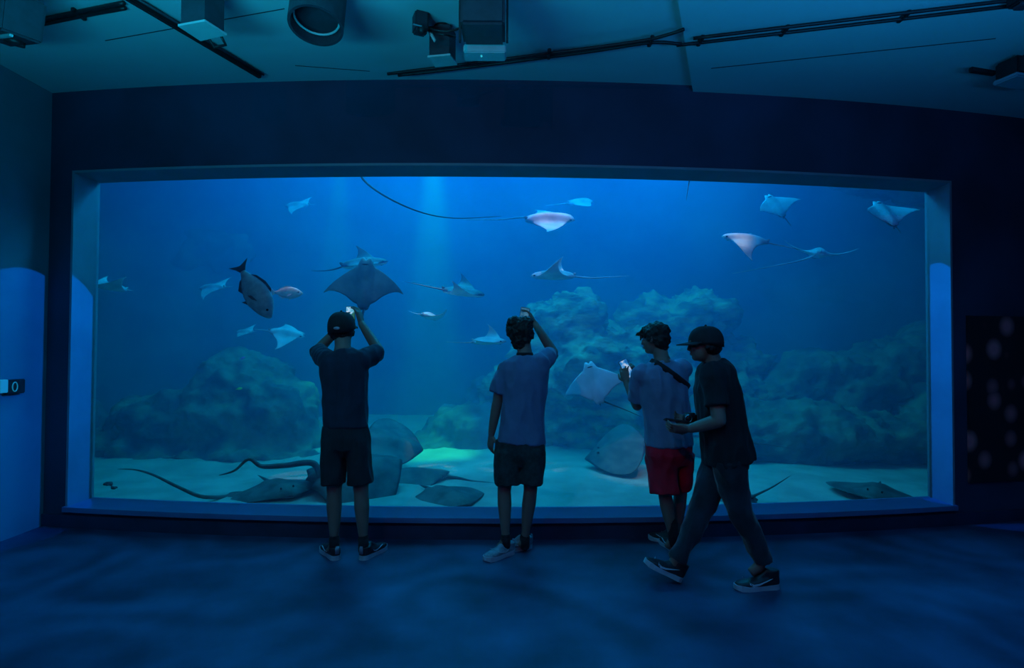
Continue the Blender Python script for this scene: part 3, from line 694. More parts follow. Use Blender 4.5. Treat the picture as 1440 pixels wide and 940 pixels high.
def add_hand(bm, wrist, dirn, palm_n, thumb_side, curl=.5, size=1.0, spread=.06):
    """palm + five tapering fingers; dirn = wrist to knuckles, palm_n = direction the palm faces, thumb_side=+1/-1"""
    d = Vector(dirn).normalized(); n = Vector(palm_n); n = (n-d*n.dot(d)).normalized(); s = d.cross(n)*thumb_side
    w = Vector(wrist); S = size
    P = lambda x, y, z=0: w + s*(x*S) + d*(y*S) + n*(z*S)
    st = [(P(0, -.03), .027*S, .021*S), (P(0, .01), .028*S, .019*S), (P(.002, .05), .040*S, .016*S), (P(0, .085), .042*S, .013*S), (P(0, .098), .036*S, .010*S)]
    loft(bm, st, ref=s, n=16)
    for x, L_, a in ((.031, .072, .10), (.0105, .080, .03), (-.0105, .074, -.04), (-.031, .060, -.12)):
        p = P(x, .088); q = d*math.cos(a*spread*12) + s*math.sin(a*spread*12); ang = curl*.55; pts = [(p-d*.015*S, .0088*S), (p, .0088*S)]
        for k, f_ in enumerate((.45, .30, .25)):
            dr = q*math.cos(ang) + n*math.sin(ang); p = p + dr*L_*f_*S; pts.append((p, (.0080-.0009*k)*S)); ang += curl*(.85 if k == 0 else .6)
        loft(bm, [(a_, b_, b_) for a_, b_ in pts], ref=s, n=10); ellipsoid(bm, pts[-1][0], (pts[-1][1],)*3, sub=2)
    b0 = P(.026, .022, .004); t = (s*.75+d*.65+n*.25).normalized(); b1 = b0+t*.042*S; t2 = (s*.25+d*.85+n*(.25+.5*curl)).normalized(); b2 = b1+t2*.030*S; b3 = b2+t2*.022*S
    loft(bm, [(b0, .014*S, .013*S), (b1, .0105*S, .0105*S), (b2, .0095*S, .0095*S), (b3, .0075*S, .0075*S)], ref=n, n=10); ellipsoid(bm, b3, (.0075*S,)*3, sub=2)

def add_head(bm, c, f, u, s=1.0):
    R = rotm(f, u); c = Vector(c); L = lambda x, y, z: c + R @ (Vector((x, y, z))*s)
    ellipsoid(bm, L(0, -.008, .028), (.074*s, .094*s, .088*s), R)
    ellipsoid(bm, L(0, .022, -.028), (.062*s, .070*s, .078*s), R)
    ellipsoid(bm, L(0, .058, -.072), (.030*s, .028*s, .026*s), R)              # chin
    ellipsoid(bm, L(0, .030, -.055), (.050*s, .055*s, .035*s), R)              # jaw
    loft(bm, [(L(0, .085, .022), .008*s, .008*s), (L(0, .098, -.004), .011*s, .010*s), (L(0, .103, -.018), .015*s, .012*s), (L(0, .088, -.028), .012*s, .008*s)], ref=R.col[0], n=10)
    ellipsoid(bm, L(0, .088, .034), (.05*s, .012*s, .010*s), R, 2)             # brow
    ellipsoid(bm, L(0, .088, -.044), (.022*s, .010*s, .006*s), R, 2); ellipsoid(bm, L(0, .086, -.053), (.020*s, .011*s, .007*s), R, 2)
    for q in (-1, 1):
        ellipsoid(bm, L(q*.036, .072, -.012), (.020*s, .018*s, .018*s), R, 2)  # cheeks
        ellipsoid(bm, L(q*.078, -.004, .002), (.007*s, .017*s, .030*s), R, 2)  # ears
        ellipsoid(bm, L(q*.083, -.012, .010), (.006*s, .010*s, .020*s), R, 2)
    return R, L

def wrinkle(amp, fx=9, seed=0, diag=0):
    def f(p):
        q = Vector((p.x*fx*1.3, p.y*fx*1.3, (p.z + diag*p.x)*fx*.55)) + Vector((seed*3.1, 0, 0))
        v = noise.noise(q)
        return amp*1.6*(1-abs(v)*2.6) * .8 + amp*.7*noise.noise(q*2.3) - amp*.5
    return f

def add_shoe(parent, heel, toe, up, L=.285, style='runner', w=.050, outer=1, label=None):
    """heel/toe: ground-level points of the sole"""
    heel = Vector(heel); toe = Vector(toe); f = (toe-heel).normalized(); R = rotm(f, up)
    X = lambda x, y, z: heel + R @ Vector((x, y*L, z))
    # upper
    bm = bmesh.new()
    hs = 1.0
    st = [(.02, .026, .030, .050), (.08, .034, .036, .050), (.22, .038, .038, .048), (.40, .041, .034, .044), (.58, .046, .028, .038), (.74, .048, .024, .032), (.88, .040, .020, .030), (.97, .022, .014, .028)]
    loft(bm, [(X(0, y, z), a*w/.05, b) for y, a, b, z in st], ref=R.col[0], n=18, power=2.3)
    top = .118 if style == 'high' else .088
    loft(bm, [(X(0, .17, .04), .037, .052), (X(0, .17, .07), .036, .050), (X(0, .165, top), .039, .050)], ref=R.col[0], n=18)
    loft(bm, [(X(0, .24, top-.005), .022, .022), (X(0, .36, .085), .024, .020), (X(0, .52, .062), .026, .014)], ref=R.col[0], n=12)
    me = remeshed(bm, .0065, 3, None, 'shoe'); upm = M['shoe'] if style != 'pale' else M['shoeg']
    o = put('shoe', me, parent, upm)
    if label: o['label'] = label
    # sole
    bm = bmesh.new(); out = []
    prof = [(0, .012), (.03, .026), (.10, .036), (.25, .038), (.42, .038), (.6, .047), (.76, .050), (.9, .042), (.98, .024), (1.0, .008)]
    left = [(-a*w/.05*1.02, y) for y, a in prof]; right = [(a*w/.05*1.02, y) for y, a in reversed(prof)]
    loop = left+right
    th = [(0.0)]*len(loop)
    zb = lambda y: .006 if y > .9 else 0.0
    zt = lambda y: .032 if y < .35 else (.027 if y < .8 else .034)
    a_ = [bm.verts.new(X(x, y, zb(y))) for x, y in loop]; b_ = [bm.verts.new(X(x*.97, y, zt(y))) for x, y in loop]
    bm.faces.new(a_[::-1]); bm.faces.new(b_); n = len(loop)
    for i in range(n): bm.faces.new((a_[i], a_[(i+1) % n], b_[(i+1) % n], b_[i]))
    so = obj('sole', bm, M['sole'], o)
    # laces
    bm = bmesh.new()
    for k in range(5):
        y = .30+.065*k; z = .106-.0125*k-(.012 if style != 'high' else 0)
        tube(bm, [X(-.022, y, z-.008), X(0, y+.012, z+.004), X(.022, y, z-.008)], .0028, 6)
    obj('laces', bm, M['sole'] if style == 'pale' else M['shoeg'], o, True)
    if style == 'runner' or style == 'pale':
        bm = bmesh.new(); loft(bm, [(X(0, -.005, .045), .014, .006), (X(0, -.012, .075), .016, .006), (X(0, .0, .098), .012, .006)], ref=R.col[0], n=10); obj('heel_tab', bm, M['shoeg'], o, True)
    for sd in (-1, 1):
        # curved emblem on the side of the upper
        up_ = [(.20, .060), (.22, .050), (.30, .043), (.42, .046), (.58, .058), (.74, .072)] if style == 'high' else [(.30, .056), (.33, .048), (.40, .044), (.48, .046), (.58, .052), (.68, .060)]
        lo = [(.20, .060), (.215, .042), (.29, .030), (.42, .036), (.58, .053), (.74, .072)] if style == 'high' else [(.30, .056), (.32, .043), (.395, .036), (.48, .040), (.58, .049), (.68, .060)]
        up_ = [(.74-(y-.20), z) for y, z in up_] if style == 'high' else up_; lo = [(.74-(y-.20), z) for y, z in lo] if style == 'high' else lo
        bvh = BVHTree.FromObject(o, bpy.context.evaluated_depsgraph_get())
        mw = o.matrix_world.inverted()
        def sn(y, z):
            p = X(sd*.10, y, z); h = bvh.ray_cast(mw @ p, mw.to_3x3() @ (R @ Vector((-sd, 0, 0))))
            return (o.matrix_world @ h[0]) if h[0] is not None else X(sd*.042, y, z)
        bm = bmesh.new(); ov = R @ Vector((sd*.0035, 0, 0)); iv = R @ Vector((-sd*.002, 0, 0))
        A = [bm.verts.new(sn(y, z)+ov) for y, z in up_]; B = [bm.verts.new(sn(y, z)+ov) for y, z in lo]
        A2 = [bm.verts.new(v.co-ov+iv) for v in A]; B2 = [bm.verts.new(v.co-ov+iv) for v in B]
        for i in range(len(A)-1):
            for q in ((A[i], A[i+1], B[i+1], B[i]), (A2[i], B2[i], B2[i+1], A2[i+1]), (A[i], A2[i], A2[i+1], A[i+1]), (B[i], B[i+1], B2[i+1], B2[i])):
                try: bm.faces.new(q)
                except ValueError: pass
        bmesh.ops.remove_doubles(bm, verts=bm.verts, dist=.0004)
        obj('side_emblem', bm, M['swoosh'], o)
    return o

def add_phone(label, c, f_screen, up, scr, w=.074, h=.152, group=None, col='black'):
    """c centre, f_screen = direction the screen faces, up = long axis"""
    u = Vector(up).normalized(); n = Vector(f_screen); n = (n-u*n.dot(u)).normalized(); r = u.cross(n)
    R = Matrix((r, -n, u)).transposed(); c = Vector(c)
    e = empty('phone', c); tag(e, label, 'phone', group)
    bm = bmesh.new(); box(bm, c, (w, .009, h), R); bevel(bm, .003, 2); obj('body', bm, M[col], e)
    bm = bmesh.new(); box(bm, c+n*.0048, (w*.92, .001, h*.95), R); obj('screen', bm, scr, e)
    bm = bmesh.new(); box(bm, c-n*.006+u*h*.34+r*w*.2, (w*.3, .004, w*.4), R); bevel(bm, .0012, 1); obj('camera_bump', bm, M['black'], e)
    return e

def add_cap(parent, c, f, u, s=1.0, brim=.075, brimdir=None, brimtilt=0, strapgap=True, flat=False, crown_h=1.0):
    R = rotm(f, u); c = Vector(c); L = lambda x, y, z: c + R @ (Vector((x, y, z))*s)
    bm = bmesh.new(); n, m = 32, 10; rings = []
    for j in range(m+1):
        ph = (j/m)*PI/2; ring = []
        rr = math.cos(ph)**.75 if j < m else .02
        for k in range(n):
            t = 2*PI*k/n; ring.append(bm.verts.new(L(.088*rr*math.cos(t), -.008+.106*rr*math.sin(t), .022+.098*crown_h*math.sin(ph)**1.0)))
        rings.append(ring)
    low = [bm.verts.new(L(.088*math.cos(2*PI*k/n), -.008+.106*math.sin(2*PI*k/n), .005-(.018 if math.sin(2*PI*k/n) < 0 else 0)*abs(math.sin(2*PI*k/n)))) for k in range(n)]
    rings.insert(0, low)
    for a, b in zip(rings, rings[1:]):
        for k in range(n): bm.faces.new((a[k], a[(k+1) % n], b[(k+1) % n], b[k]))
    bm.faces.new(rings[-1]); bm.faces.new(rings[0][::-1])
    o = obj('cap', bm, M['capd'], parent, True)
    bm = bmesh.new(); ellipsoid(bm, L(0, -.008, .121*crown_h), (.008*s,)*3, sub=2); obj('button', bm, M['capd'], o, True)
    bm = bmesh.new(); T, B = [], []
    na = 18
    for i in range(na+1):
        t = PI*(.10+.80*i/na); x0, y0 = .086*math.cos(t), -.008+.104*math.sin(t)
        reach = brim*math.sin(t)**.55
        row = []
        for k in range(5):
            q = k/4; x = x0*(1+.12*q) ; y = y0+reach*q
            z = .022 - (0 if flat else .012*(x/.09)**2) - brimtilt*q*.05
            row.append((x, y, z))
        T.append([bm.verts.new(L(*p)) for p in row]); B.append([bm.verts.new(L(p[0], p[1], p[2]-.006)) for p in row])
    for i in range(na):
        for k in range(4):
            bm.faces.new((T[i][k], T[i][k+1], T[i+1][k+1], T[i+1][k])); bm.faces.new((B[i][k], B[i+1][k], B[i+1][k+1], B[i][k+1]))
        bm.faces.new((T[i][4], B[i][4], B[i+1][4], T[i+1][4])); bm.faces.new((T[i][0], T[i+1][0], B[i+1][0], B[i][0]))
    for i in (0, na):
        for k in range(4): bm.faces.new((T[i][k], B[i][k], B[i][k+1], T[i][k+1]))
    obj('brim', bm, M['capd'], o, True)
    if strapgap:
        bm = bmesh.new()   # adjuster opening showing pale hair-free skin above the strap
        ellipsoid(bm, L(0, -.1135, .020), (.022*s, .0035*s, .010*s), R, 2); g = obj('adjuster_gap', bm, M['sole'], o, True); g['label'] = 'pale gap above the cap strap'
    return o

def add_hair(parent, c, f, u, s=1.0, style='short', seed=1, amp=.012):
    R = rotm(f, u); c = Vector(c); L = lambda x, y, z: c + R @ (Vector((x, y, z))*s)
    bm = bmesh.new()
    if style == 'nape':
        ellipsoid(bm, L(0, -.036, -.010), (.078*s, .072*s, .070*s), R)
        for q in (-1, 1): ellipsoid(bm, L(q*.075, -.02, -.012), (.014*s, .03*s, .032*s), R)
        ellipsoid(bm, L(-.092, .0, -.012), (.016*s, .02*s, .012*s), R, 2)
    else:
        ellipsoid(bm, L(0, -.018, .050), (.090*s, .104*s, .084*s), R)
        ellipsoid(bm, L(0, -.048, .000), (.082*s, .070*s, .080*s), R)
        ellipsoid(bm, L(0, .045, .072), (.070*s, .050*s, .042*s), R)
        for q in (-1, 1): ellipsoid(bm, L(q*.072, -.012, .02), (.022*s, .05*s, .045*s), R)
        if style == 'shaggy':
            ellipsoid(bm, L(-.045, -.01, .100), (.058*s, .075*s, .044*s), R); ellipsoid(bm, L(.035, -.02, .105), (.055*s, .07*s, .04*s), R)
            ellipsoid(bm, L(-.085, -.0, .045), (.028*s, .06*s, .055*s), R); ellipsoid(bm, L(0, -.060, -.05), (.058*s, .045*s, .05*s), R)
        if style == 'fringe':
            ellipsoid(bm, L(0, .085, .055), (.055*s, .028*s, .035*s), R)
            loft(bm, [(L(.02, .085, .07), .03*s, .02*s), (L(.02, .115, .045), .024*s, .012*s), (L(.015, .125, .010), .010*s, .006*s)], ref=R.col[0], n=10)
            loft(bm, [(L(-.03, .08, .07), .025*s, .02*s), (L(-.035, .115, .055), .015*s, .01*s), (L(-.03, .135, .05), .006*s, .004*s)], ref=R.col[0], n=10)
            ellipsoid(bm, L(0, -.060, -.045), (.055*s, .040*s, .05*s), R)
    def d(p):
        q = p*Vector((1, 1, 1)); v = noise.noise(q*38+Vector((seed, 0, 0))); w_ = noise.noise(q*90+Vector((0, seed, 0)))
        return amp*(v*.9+w_*.5)
    return put('hair', remeshed(bm, .006, 1, d, 'hair'), parent, M['hair'])

def eyes(parent, L, s=1.0):
    for q in (-1, 1):
        bm = bmesh.new(); ellipsoid(bm, L(q*.030, .081, .012), (.011*s, .008*s, .007*s), sub=2); e = obj('eye', bm, M['eyew'], parent, True)
        bm = bmesh.new(); ellipsoid(bm, L(q*.030, .0885, .012), (.004*s, .002*s, .004*s), sub=2); obj('pupil', bm, M['eye'], e, True)

def shirt(parent, torso, side, sleeves, m, seed, amp=.006, diag=.3, neck=None, pow_=2.4):
    """torso stations (px,py,Y,half width px,half depth m); sleeves: list of [(pos,r),...]"""
    bm = bmesh.new(); sd = Vector(side)
    st = [(W(px, py, Y), hw/F*Y, hd) for px, py, Y, hw, hd in torso]
    loft(bm, st, ref=sd, n=28, power=pow_)
    for sl in sleeves:
        loft(bm, [(p, r, r) for p, r in sl], ref=Vector((1, 0, 0)), n=20); ellipsoid(bm, sl[0][0], (sl[0][1]*1.06,)*3, sub=3)
    return put('shirt', remeshed(bm, .009, 3, wrinkle(amp, 9, seed, diag), 'shirt'), parent, m)

def shorts(parent, st, side, legs, m, seed, amp=.006, nm='shorts'):
    bm = bmesh.new(); sd = Vector(side)
    loft(bm, [(W(px, py, Y), hw/F*Y, hd) for px, py, Y, hw, hd in st], ref=sd, n=28, power=2.3)
    for lg in legs: loft(bm, [(W(px, py, Y), hw/F*Y, hd) for px, py, Y, hw, hd in lg], ref=sd, n=22, power=2.2)
    return put(nm, remeshed(bm, .009, 3, wrinkle(amp, 8, seed, 0), nm), parent, m)

def body(parent, parts):
    bm = bmesh.new(); parts(bm)
    o = put('body', remeshed(bm, .0045, 2, None, 'body'), parent, M['skin']); return o
def leg(bm, hip, knee, ankle, foot_to, k=1.0):
    hip, knee, ankle = Vector(hip), Vector(knee), Vector(ankle)
    back = Vector((0, 0, 0))
    limb(bm, [(hip, .078*k), (hip.lerp(knee, .3), .074*k), (hip.lerp(knee, .7), .058*k), (knee, .051*k)])
    ax = (ankle-knee)
    limb(bm, [(knee, .051*k), (knee.lerp(ankle, .28), .053*k), (knee.lerp(ankle, .55), .044*k), (knee.lerp(ankle, .85), .031*k), (ankle, .032*k)])
    ft = Vector(foot_to); loft(bm, [(ankle, .032, .036), (ankle.lerp(ft, .4)+Vector((0, 0, -.02)), .034, .03), (ft, .03, .018)], ref=Vector((1, 0, 0)), n=14)

SIDE = Vector((1, 0, 0))
# ---- person in a cap, both arms raised with a phone
Y = 4.03
p1 = empty('person', W(486, 782, Y) * Vector((1, 1, 0)) if False else Vector((W(486, 782, Y).x, Y, 0)))
tag(p1, 'person in dark cap, slate shirt and black shorts, both arms raised with a phone', 'person')
shL, shR = W(455, 505, Y+.02), W(515, 505, Y+.02)
elL, elR = W(447, 493, Y+.22), W(533, 494, Y+.15)
wrL, wrR = W(476, 462, Y+.32), W(508, 455, Y+.30)
hd = W(481, 464, Y+.05); f1 = Vector((0, 1, .12)); u1 = Vector((0, -.12, 1))
def parts(bm):
    add_head(bm, hd, f1, u1, 1.04)
    limb(bm, [(W(482, 475, Y+.02), .058), (W(482, 487, Y), .055), (W(483, 500, Y), .075)])
    loft(bm, [(W(483, 498, Y), .10, .07), (W(484, 520, Y), .145, .085), (W(485, 570, Y), .135, .085), (W(486, 600, Y), .13, .085), (W(487, 632, Y), .145, .09)], ref=SIDE, n=24)
    seglimb(bm, shL, elL, .052, .044, .037); seglimb(bm, elL, wrL, .040, .036, .026)
    seglimb(bm, shR, elR, .052, .044, .037); seglimb(bm, elR, wrR, .040, .036, .026)
    add_hand(bm, wrL, (.25, .25, .9), (.9, .3, .1), 1, .55); add_hand(bm, wrR, (-.28, .15, .93), (-.9, .35, .0), -1, .5)
    leg(bm, W(472, 628, Y), W(470, 693, Y), W(470, 764, Y), W(462, 777, Y+.05)); leg(bm, W(504, 628, Y), W(508, 693, Y), W(511, 764, Y), W(522, 777, Y+.05))
body(p1, parts)
shirt(p1, [(486, 601, Y, 31, .115), (486, 575, Y, 30.5, .118), (485, 550, Y, 31, .12), (484, 525, Y, 33, .125), (483, 508, Y, 33, .12), (483, 498, Y, 28, .10), (482, 491, Y, 14, .07)], SIDE,
      [[(W(463, 508, Y), .078), (shL.lerp(elL, .4), .070), (shL.lerp(elL, .9), .062)], [(W(507, 508, Y), .078), (shR.lerp(elR, .4), .072), (shR.lerp(elR, .92), .064)]], M['navy'], 1, .005)
shorts(p1, [(486, 597, Y, 31, .11), (487, 615, Y, 33, .12), (487, 630, Y, 34, .118), (487, 640, Y, 28, .08)], SIDE,
       [[(471, 618, Y, 17, .11), (469, 650, Y, 16.5, .11), (469, 680, Y, 16, .105)], [(503, 618, Y, 17, .11), (505, 650, Y, 17, .11), (507, 680, Y, 17, .105)]], M['shortd'], 2)
add_hair(p1, hd, f1, u1, 1.0, 'nape', 3)
add_cap(p1, hd, f1, u1, 1.09, brim=.05)
def gz(px, Y): return Vector((W(px, 780, Y).x, Y, .0))
add_shoe(p1, gz(474, 3.99), gz(455, 4.22), (0, 0, 1), style='runner', label='black running shoe with pale sole')
add_shoe(p1, gz(508, 3.99), gz(535, 4.20), (0, 0, 1), style='runner', label='black running shoe with pale sole')
for px in (470, 511):
    bm = bmesh.new(); limb(bm, [(W(px, 757, Y), .037), (W(px, 766, Y), .036), (W(px, 774, Y), .036)]); obj('sock', bm, M['blackc'], p1, True)
add_phone('bright lit phone held up beside the dark cap in both hands', W(493, 444.5, Y+.36), (0, -1, -.1), (.02, -.1, 1), M['scr1'], .070, .148)

# ---- shaggy haired person, one arm raised
Y = 4.10
p2 = empty('person', (W(731, 780, Y).x, Y, 0))
tag(p2, 'person with shaggy hair and pale blue shirt, one arm raised with a phone, other hanging', 'person')
f2 = Vector((.10, 1, .18)); u2 = Vector((0, -.18, 1)); hd = W(733, 472, Y+.04)
shL, shR = W(709, 519, Y), W(765, 507, Y+.02)
elL, elR = W(699, 568, Y+.0), W(778, 496, Y+.17)
wrL, wrR = W(691, 611, Y+.02), W(752, 455, Y+.30)
def parts(bm):
    add_head(bm, hd, f2, u2)
    limb(bm, [(W(736, 484, Y+.02), .054), (W(738, 496, Y), .052), (W(738, 506, Y), .07)])
    loft(bm, [(W(737, 505, Y), .10, .07), (W(736, 530, Y), .135, .08), (W(735, 580, Y), .125, .08), (W(733, 610, Y), .12, .085), (W(731, 640, Y), .14, .09)], ref=SIDE, n=24)
    seglimb(bm, shL, elL, .050, .042, .036); seglimb(bm, elL, wrL, .038, .034, .024)
    seglimb(bm, shR, elR, .050, .042, .036); seglimb(bm, elR, wrR, .038, .034, .024)
    add_hand(bm, wrL, (-.10, .15, -1), (.8, .5, 0), 1, .45, .95); add_hand(bm, wrR, (-.42, .12, .85), (-.8, .1, -.4), -1, .6, .95)
    leg(bm, W(716, 630, Y), W(709, 690, Y), W(711, 758, Y), W(702, 770, Y+.02), .95); leg(bm, W(747, 630, Y), W(746, 690, Y), W(738, 758, Y+.06), W(732, 768, Y+.08), .95)
body(p2, parts)
shirt(p2, [(733, 623, Y, 34, .125), (735, 600, Y, 31.5, .12), (737, 570, Y, 30.5, .12), (738, 540, Y, 32, .122), (738, 520, Y, 35, .12), (738, 508, Y, 30, .10), (738, 500, Y, 13, .065)], Vector((1, .1, 0)),
      [[(W(715, 522, Y), .075), (shL.lerp(elL, .45)+Vector((-.005, 0, 0)), .068), (shL.lerp(elL, .70)+Vector((-.008, 0, 0)), .069)], [(W(758, 512, Y), .078), (shR.lerp(elR, .4), .068), (shR.lerp(elR, .88), .060)]], M['pale'], 5, .006, .8)
bm = bmesh.new(); loft(bm, [(W(738, 501, Y), .064, .062), (W(738, 496, Y), .058, .058)], ref=SIDE, n=24); o = obj('collar', bm, M['blackc'], p2, True)
shorts(p2, [(731, 618, Y, 34, .115), (731, 638, Y, 36, .122), (731, 654, Y, 30, .09)], SIDE,
       [[(714, 632, Y, 19, .12), (713, 655, Y, 18.5, .118), (714, 680, Y, 18.5, .115)], [(747, 632, Y, 19, .12), (748, 655, Y, 19, .118), (747, 679, Y, 18.5, .115)]], M['shortg'], 6)
add_hair(p2, hd, f2, u2, .97, 'shaggy', 8, .016)
add_shoe(p2, (W(722, 780, 4.12).x, 4.16, 0), (W(681, 780, 4.06).x, 3.98, 0), (0, 0, 1), style='pale', L=.27, label='pale grey running shoe with dark tongue')
add_shoe(p2, (W(748, 780, 4.2).x, 4.27, 0), (W(716, 780, 4.2).x, 4.20, 0), (0, 0, 1), style='pale', L=.26, label='pale grey running shoe behind the other')
for px, yy in ((711, Y), (738, Y+.06)):
    bm = bmesh.new(); limb(bm, [(W(px, 755, yy), .036), (W(px, 762, yy), .035), (W(px, 768, yy), .035)]); obj('sock', bm, M['blackc'], p2, True)
add_phone('dark rimmed phone held tilted above the shaggy hair', W(737, 446, Y+.36), (-.1, -1, -.15), (.16, -.1, 1), M['scr3'], .072, .148)

# ---- person with a shoulder strap and red shorts
Y = 4.18
p3 = empty('person', (W(946, 775, Y).x, Y, 0))
tag(p3, 'person in red shorts and light shirt with dark strap across the back, holding a phone', 'person')
f3 = Vector((-.80, .62, -.12)); u3 = Vector((-.10, .06, 1)); sd3 = Vector((.80, .60, 0)).normalized(); hd = W(921, 478, Y+.03)
shL, shR = W(899, 524, Y-.03), W(962, 516, Y+.08)
elL, elR = W(896, 571, Y+.10), W(925, 565, Y+.36)
wrL, wrR = W(881, 538, Y+.26), W(898, 528, Y+.40)
def parts(bm):
    add_head(bm, hd, f3, u3)
    limb(bm, [(W(927, 490, Y+.02), .054), (W(930, 502, Y), .054), (W(931, 510, Y), .07)])
    loft(bm, [(W(931, 508, Y), .10, .07), (W(934, 530, Y), .135, .08), (W(938, 580, Y), .125, .08), (W(940, 610, Y), .12, .085), (W(941, 640, Y), .14, .09)], ref=sd3, n=24)
    seglimb(bm, shL, elL, .050, .042, .036); seglimb(bm, elL, wrL, .038, .034, .024)
    seglimb(bm, shR, elR, .050, .042, .036); seglimb(bm, elR, wrR, .038, .034, .024)
    add_hand(bm, wrL, (-.15, .25, .9), (.5, .8, 0), 1, .6, .95); add_hand(bm, wrR, (-.55, .1, .75), (-.7, .5, -.4), -1, .7, .95)
    leg(bm, W(928, 634, Y), W(935, 695, Y), W(946, 757, Y-.02), W(938, 770, Y), .95); leg(bm, W(956, 634, Y+.05), W(957, 695, Y+.12), W(950, 757, Y+.16), W(941, 768, Y+.18), .95)
body(p3, parts)
sh3 = shirt(p3, [(940, 627, Y, 34, .135), (940, 605, Y, 33.5, .13), (937, 575, Y, 34, .13), (934, 548, Y, 36, .13), (932, 530, Y, 37, .125), (931, 516, Y, 31, .10), (930, 507, Y, 13, .065)], Vector((1, .35, 0)),
      [[(W(903, 527, Y-.02), .074), (shL.lerp(elL, .45), .070), (shL.lerp(elL, .80), .072)], [(W(957, 520, Y+.05), .078), (shR.lerp(elR, .3), .070), (shR.lerp(elR, .6), .066)]], M['pale2'], 9, .007, 1.2)
shorts(p3, [(941, 622, Y, 34, .12), (941, 638, Y, 34.5, .126), (942, 656, Y, 30, .09)], Vector((1, .35, 0)),
       [[(930, 640, Y, 21, .125), (932, 665, Y, 20, .12), (934, 694, Y-.02, 19.5, .12)], [(957, 638, Y+.07, 17, .12), (957, 662, Y+.1, 14, .11), (958, 684, Y+.14, 12, .10)]], M['red'], 10, .007)
add_hair(p3, hd, f3, u3, .97, 'fringe', 12, .012)
# strap: plane cut around the shirt
dg = bpy.context.evaluated_depsgraph_get(); bv = BVHTree.FromObject(sh3, dg); mwi = sh3.matrix_world.inverted()
A, B = W(921, 503, Y-.1), W(972, 541, Y-.05)
ax = (B-A).normalized(); cen = W(938, 524, Y); nrm = ax.cross(Vector((0, 1, 0))).normalized(); loop = []
for k in range(72):
    t = 2*PI*k/72; dr = ax*math.cos(t) + (nrm.cross(ax))*math.sin(t)
    org = cen + dr*.6; h = bv.ray_cast(mwi @ org, -(mwi.to_3x3() @ dr), .6)
    if h[0] is not None: loop.append((sh3.matrix_world @ h[0], dr))
bm = bmesh.new(); rows = []
for p, dr in loop:
    p2_ = p+dr*.006; q = p-dr*.004; rows.append([bm.verts.new(p2_+nrm*.021), bm.verts.new(p2_-nrm*.021), bm.verts.new(q-nrm*.021), bm.verts.new(q+nrm*.021)])
for i in range(len(rows)):
    a, b = rows[i], rows[(i+1) % len(rows)]
    for k in range(4): bm.faces.new((a[k], a[(k+1) % 4], b[(k+1) % 4], b[k]))
obj('shoulder_strap', bm, M['strap'], p3, True)
bm = bmesh.new(); loft(bm, [(W(931, 508, Y), .060, .058), (W(931, 502, Y), .056, .055)], ref=SIDE, n=24); obj('collar', bm, M['blackc'], p3, True)
add_shoe(p3, (W(951, 775, 4.18).x, 4.16, 0), (W(938, 775, 4.3).x, 4.39, 0), (0, 0, 1), style='runner', L=.26)
add_shoe(p3, (W(956, 775, 4.3).x, 4.32, 0), (W(933, 775, 4.45).x, 4.40, 0), (0, 0, 1), style='runner', L=.255)
for q in ((946, 752, Y-.02), (950, 752, Y+.16)):
    bm = bmesh.new(); limb(bm, [(W(q[0], 735, q[2]), .036), (W(q[0], 752, q[2]), .036), (W(q[0], 764, q[2]), .036)]); obj('sock', bm, M['blackc'], p3, True)
add_phone('phone with glowing blue screen tilted in front of the strapped person', W(881, 519, Y+.31), (.25, -1, .1), (-.52, .1, 1), M['scr2'], .072, .150)

# ---- walking person in a cap and jeans
Y = 3.62
p4 = empty('person', (W(1010, 810, Y).x, Y, 0))
tag(p4, 'person in black cap, black shirt and jeans walking past, holding gadgets at waist height', 'person')
f4 = Vector((-1, .18, -.08)); u4 = Vector((-.08, 0, 1)); sd4 = Vector((0, 1, 0)); hd = W(991, 486, Y)
shN, shF = W(1004, 529, Y-.13), W(1000, 528, Y+.16)
elN, elF = W(1011, 592, Y-.20), W(1000, 588, Y+.20)
wrN, wrF = W(971, 603, Y-.10), W(975, 592, Y+.10)
def parts(bm):
    R, L = add_head(bm, hd, f4, u4, .98)
    limb(bm, [(W(996, 494, Y), .054), (W(1002, 508, Y), .056), (W(1004, 516, Y), .07)])
    loft(bm, [(W(1005, 514, Y), .08, .12), (W(1008, 540, Y), .095, .15), (W(1014, 590, Y), .09, .14), (W(1020, 620, Y), .09, .14), (W(1024, 645, Y), .10, .15)], ref=Vector((1, 0, 0)), n=24)
    seglimb(bm, shN, elN, .054, .048, .042); seglimb(bm, elN, wrN, .042, .038, .028)
    seglimb(bm, shF, elF, .054, .048, .042); seglimb(bm, elF, wrF, .042, .038, .028)
    add_hand(bm, wrN, (-1, .25, -.05), (.0, .8, .6), 1, .6, 1.0); add_hand(bm, wrF, (-1, -.1, .1), (0, -.8, .6), -1, .6, 1.0)
    for (h, k, a, ft) in ((W(1018, 645, Y-.08), W(1038, 718, Y-.07), W(1073, 786, Y-.05), W(1055, 806, Y-.05)), (W(1012, 645, Y+.08), W(985, 712, Y+.06), W(952, 783, Y+.03), W(936, 800, Y+.03))):
        leg(bm, h, k, a, ft, .92)
body(p4, parts)
eyes(p4, lambda x, y, z: Vector(hd) + rotm(f4, u4) @ (Vector((x, y, z))*.98), .98)
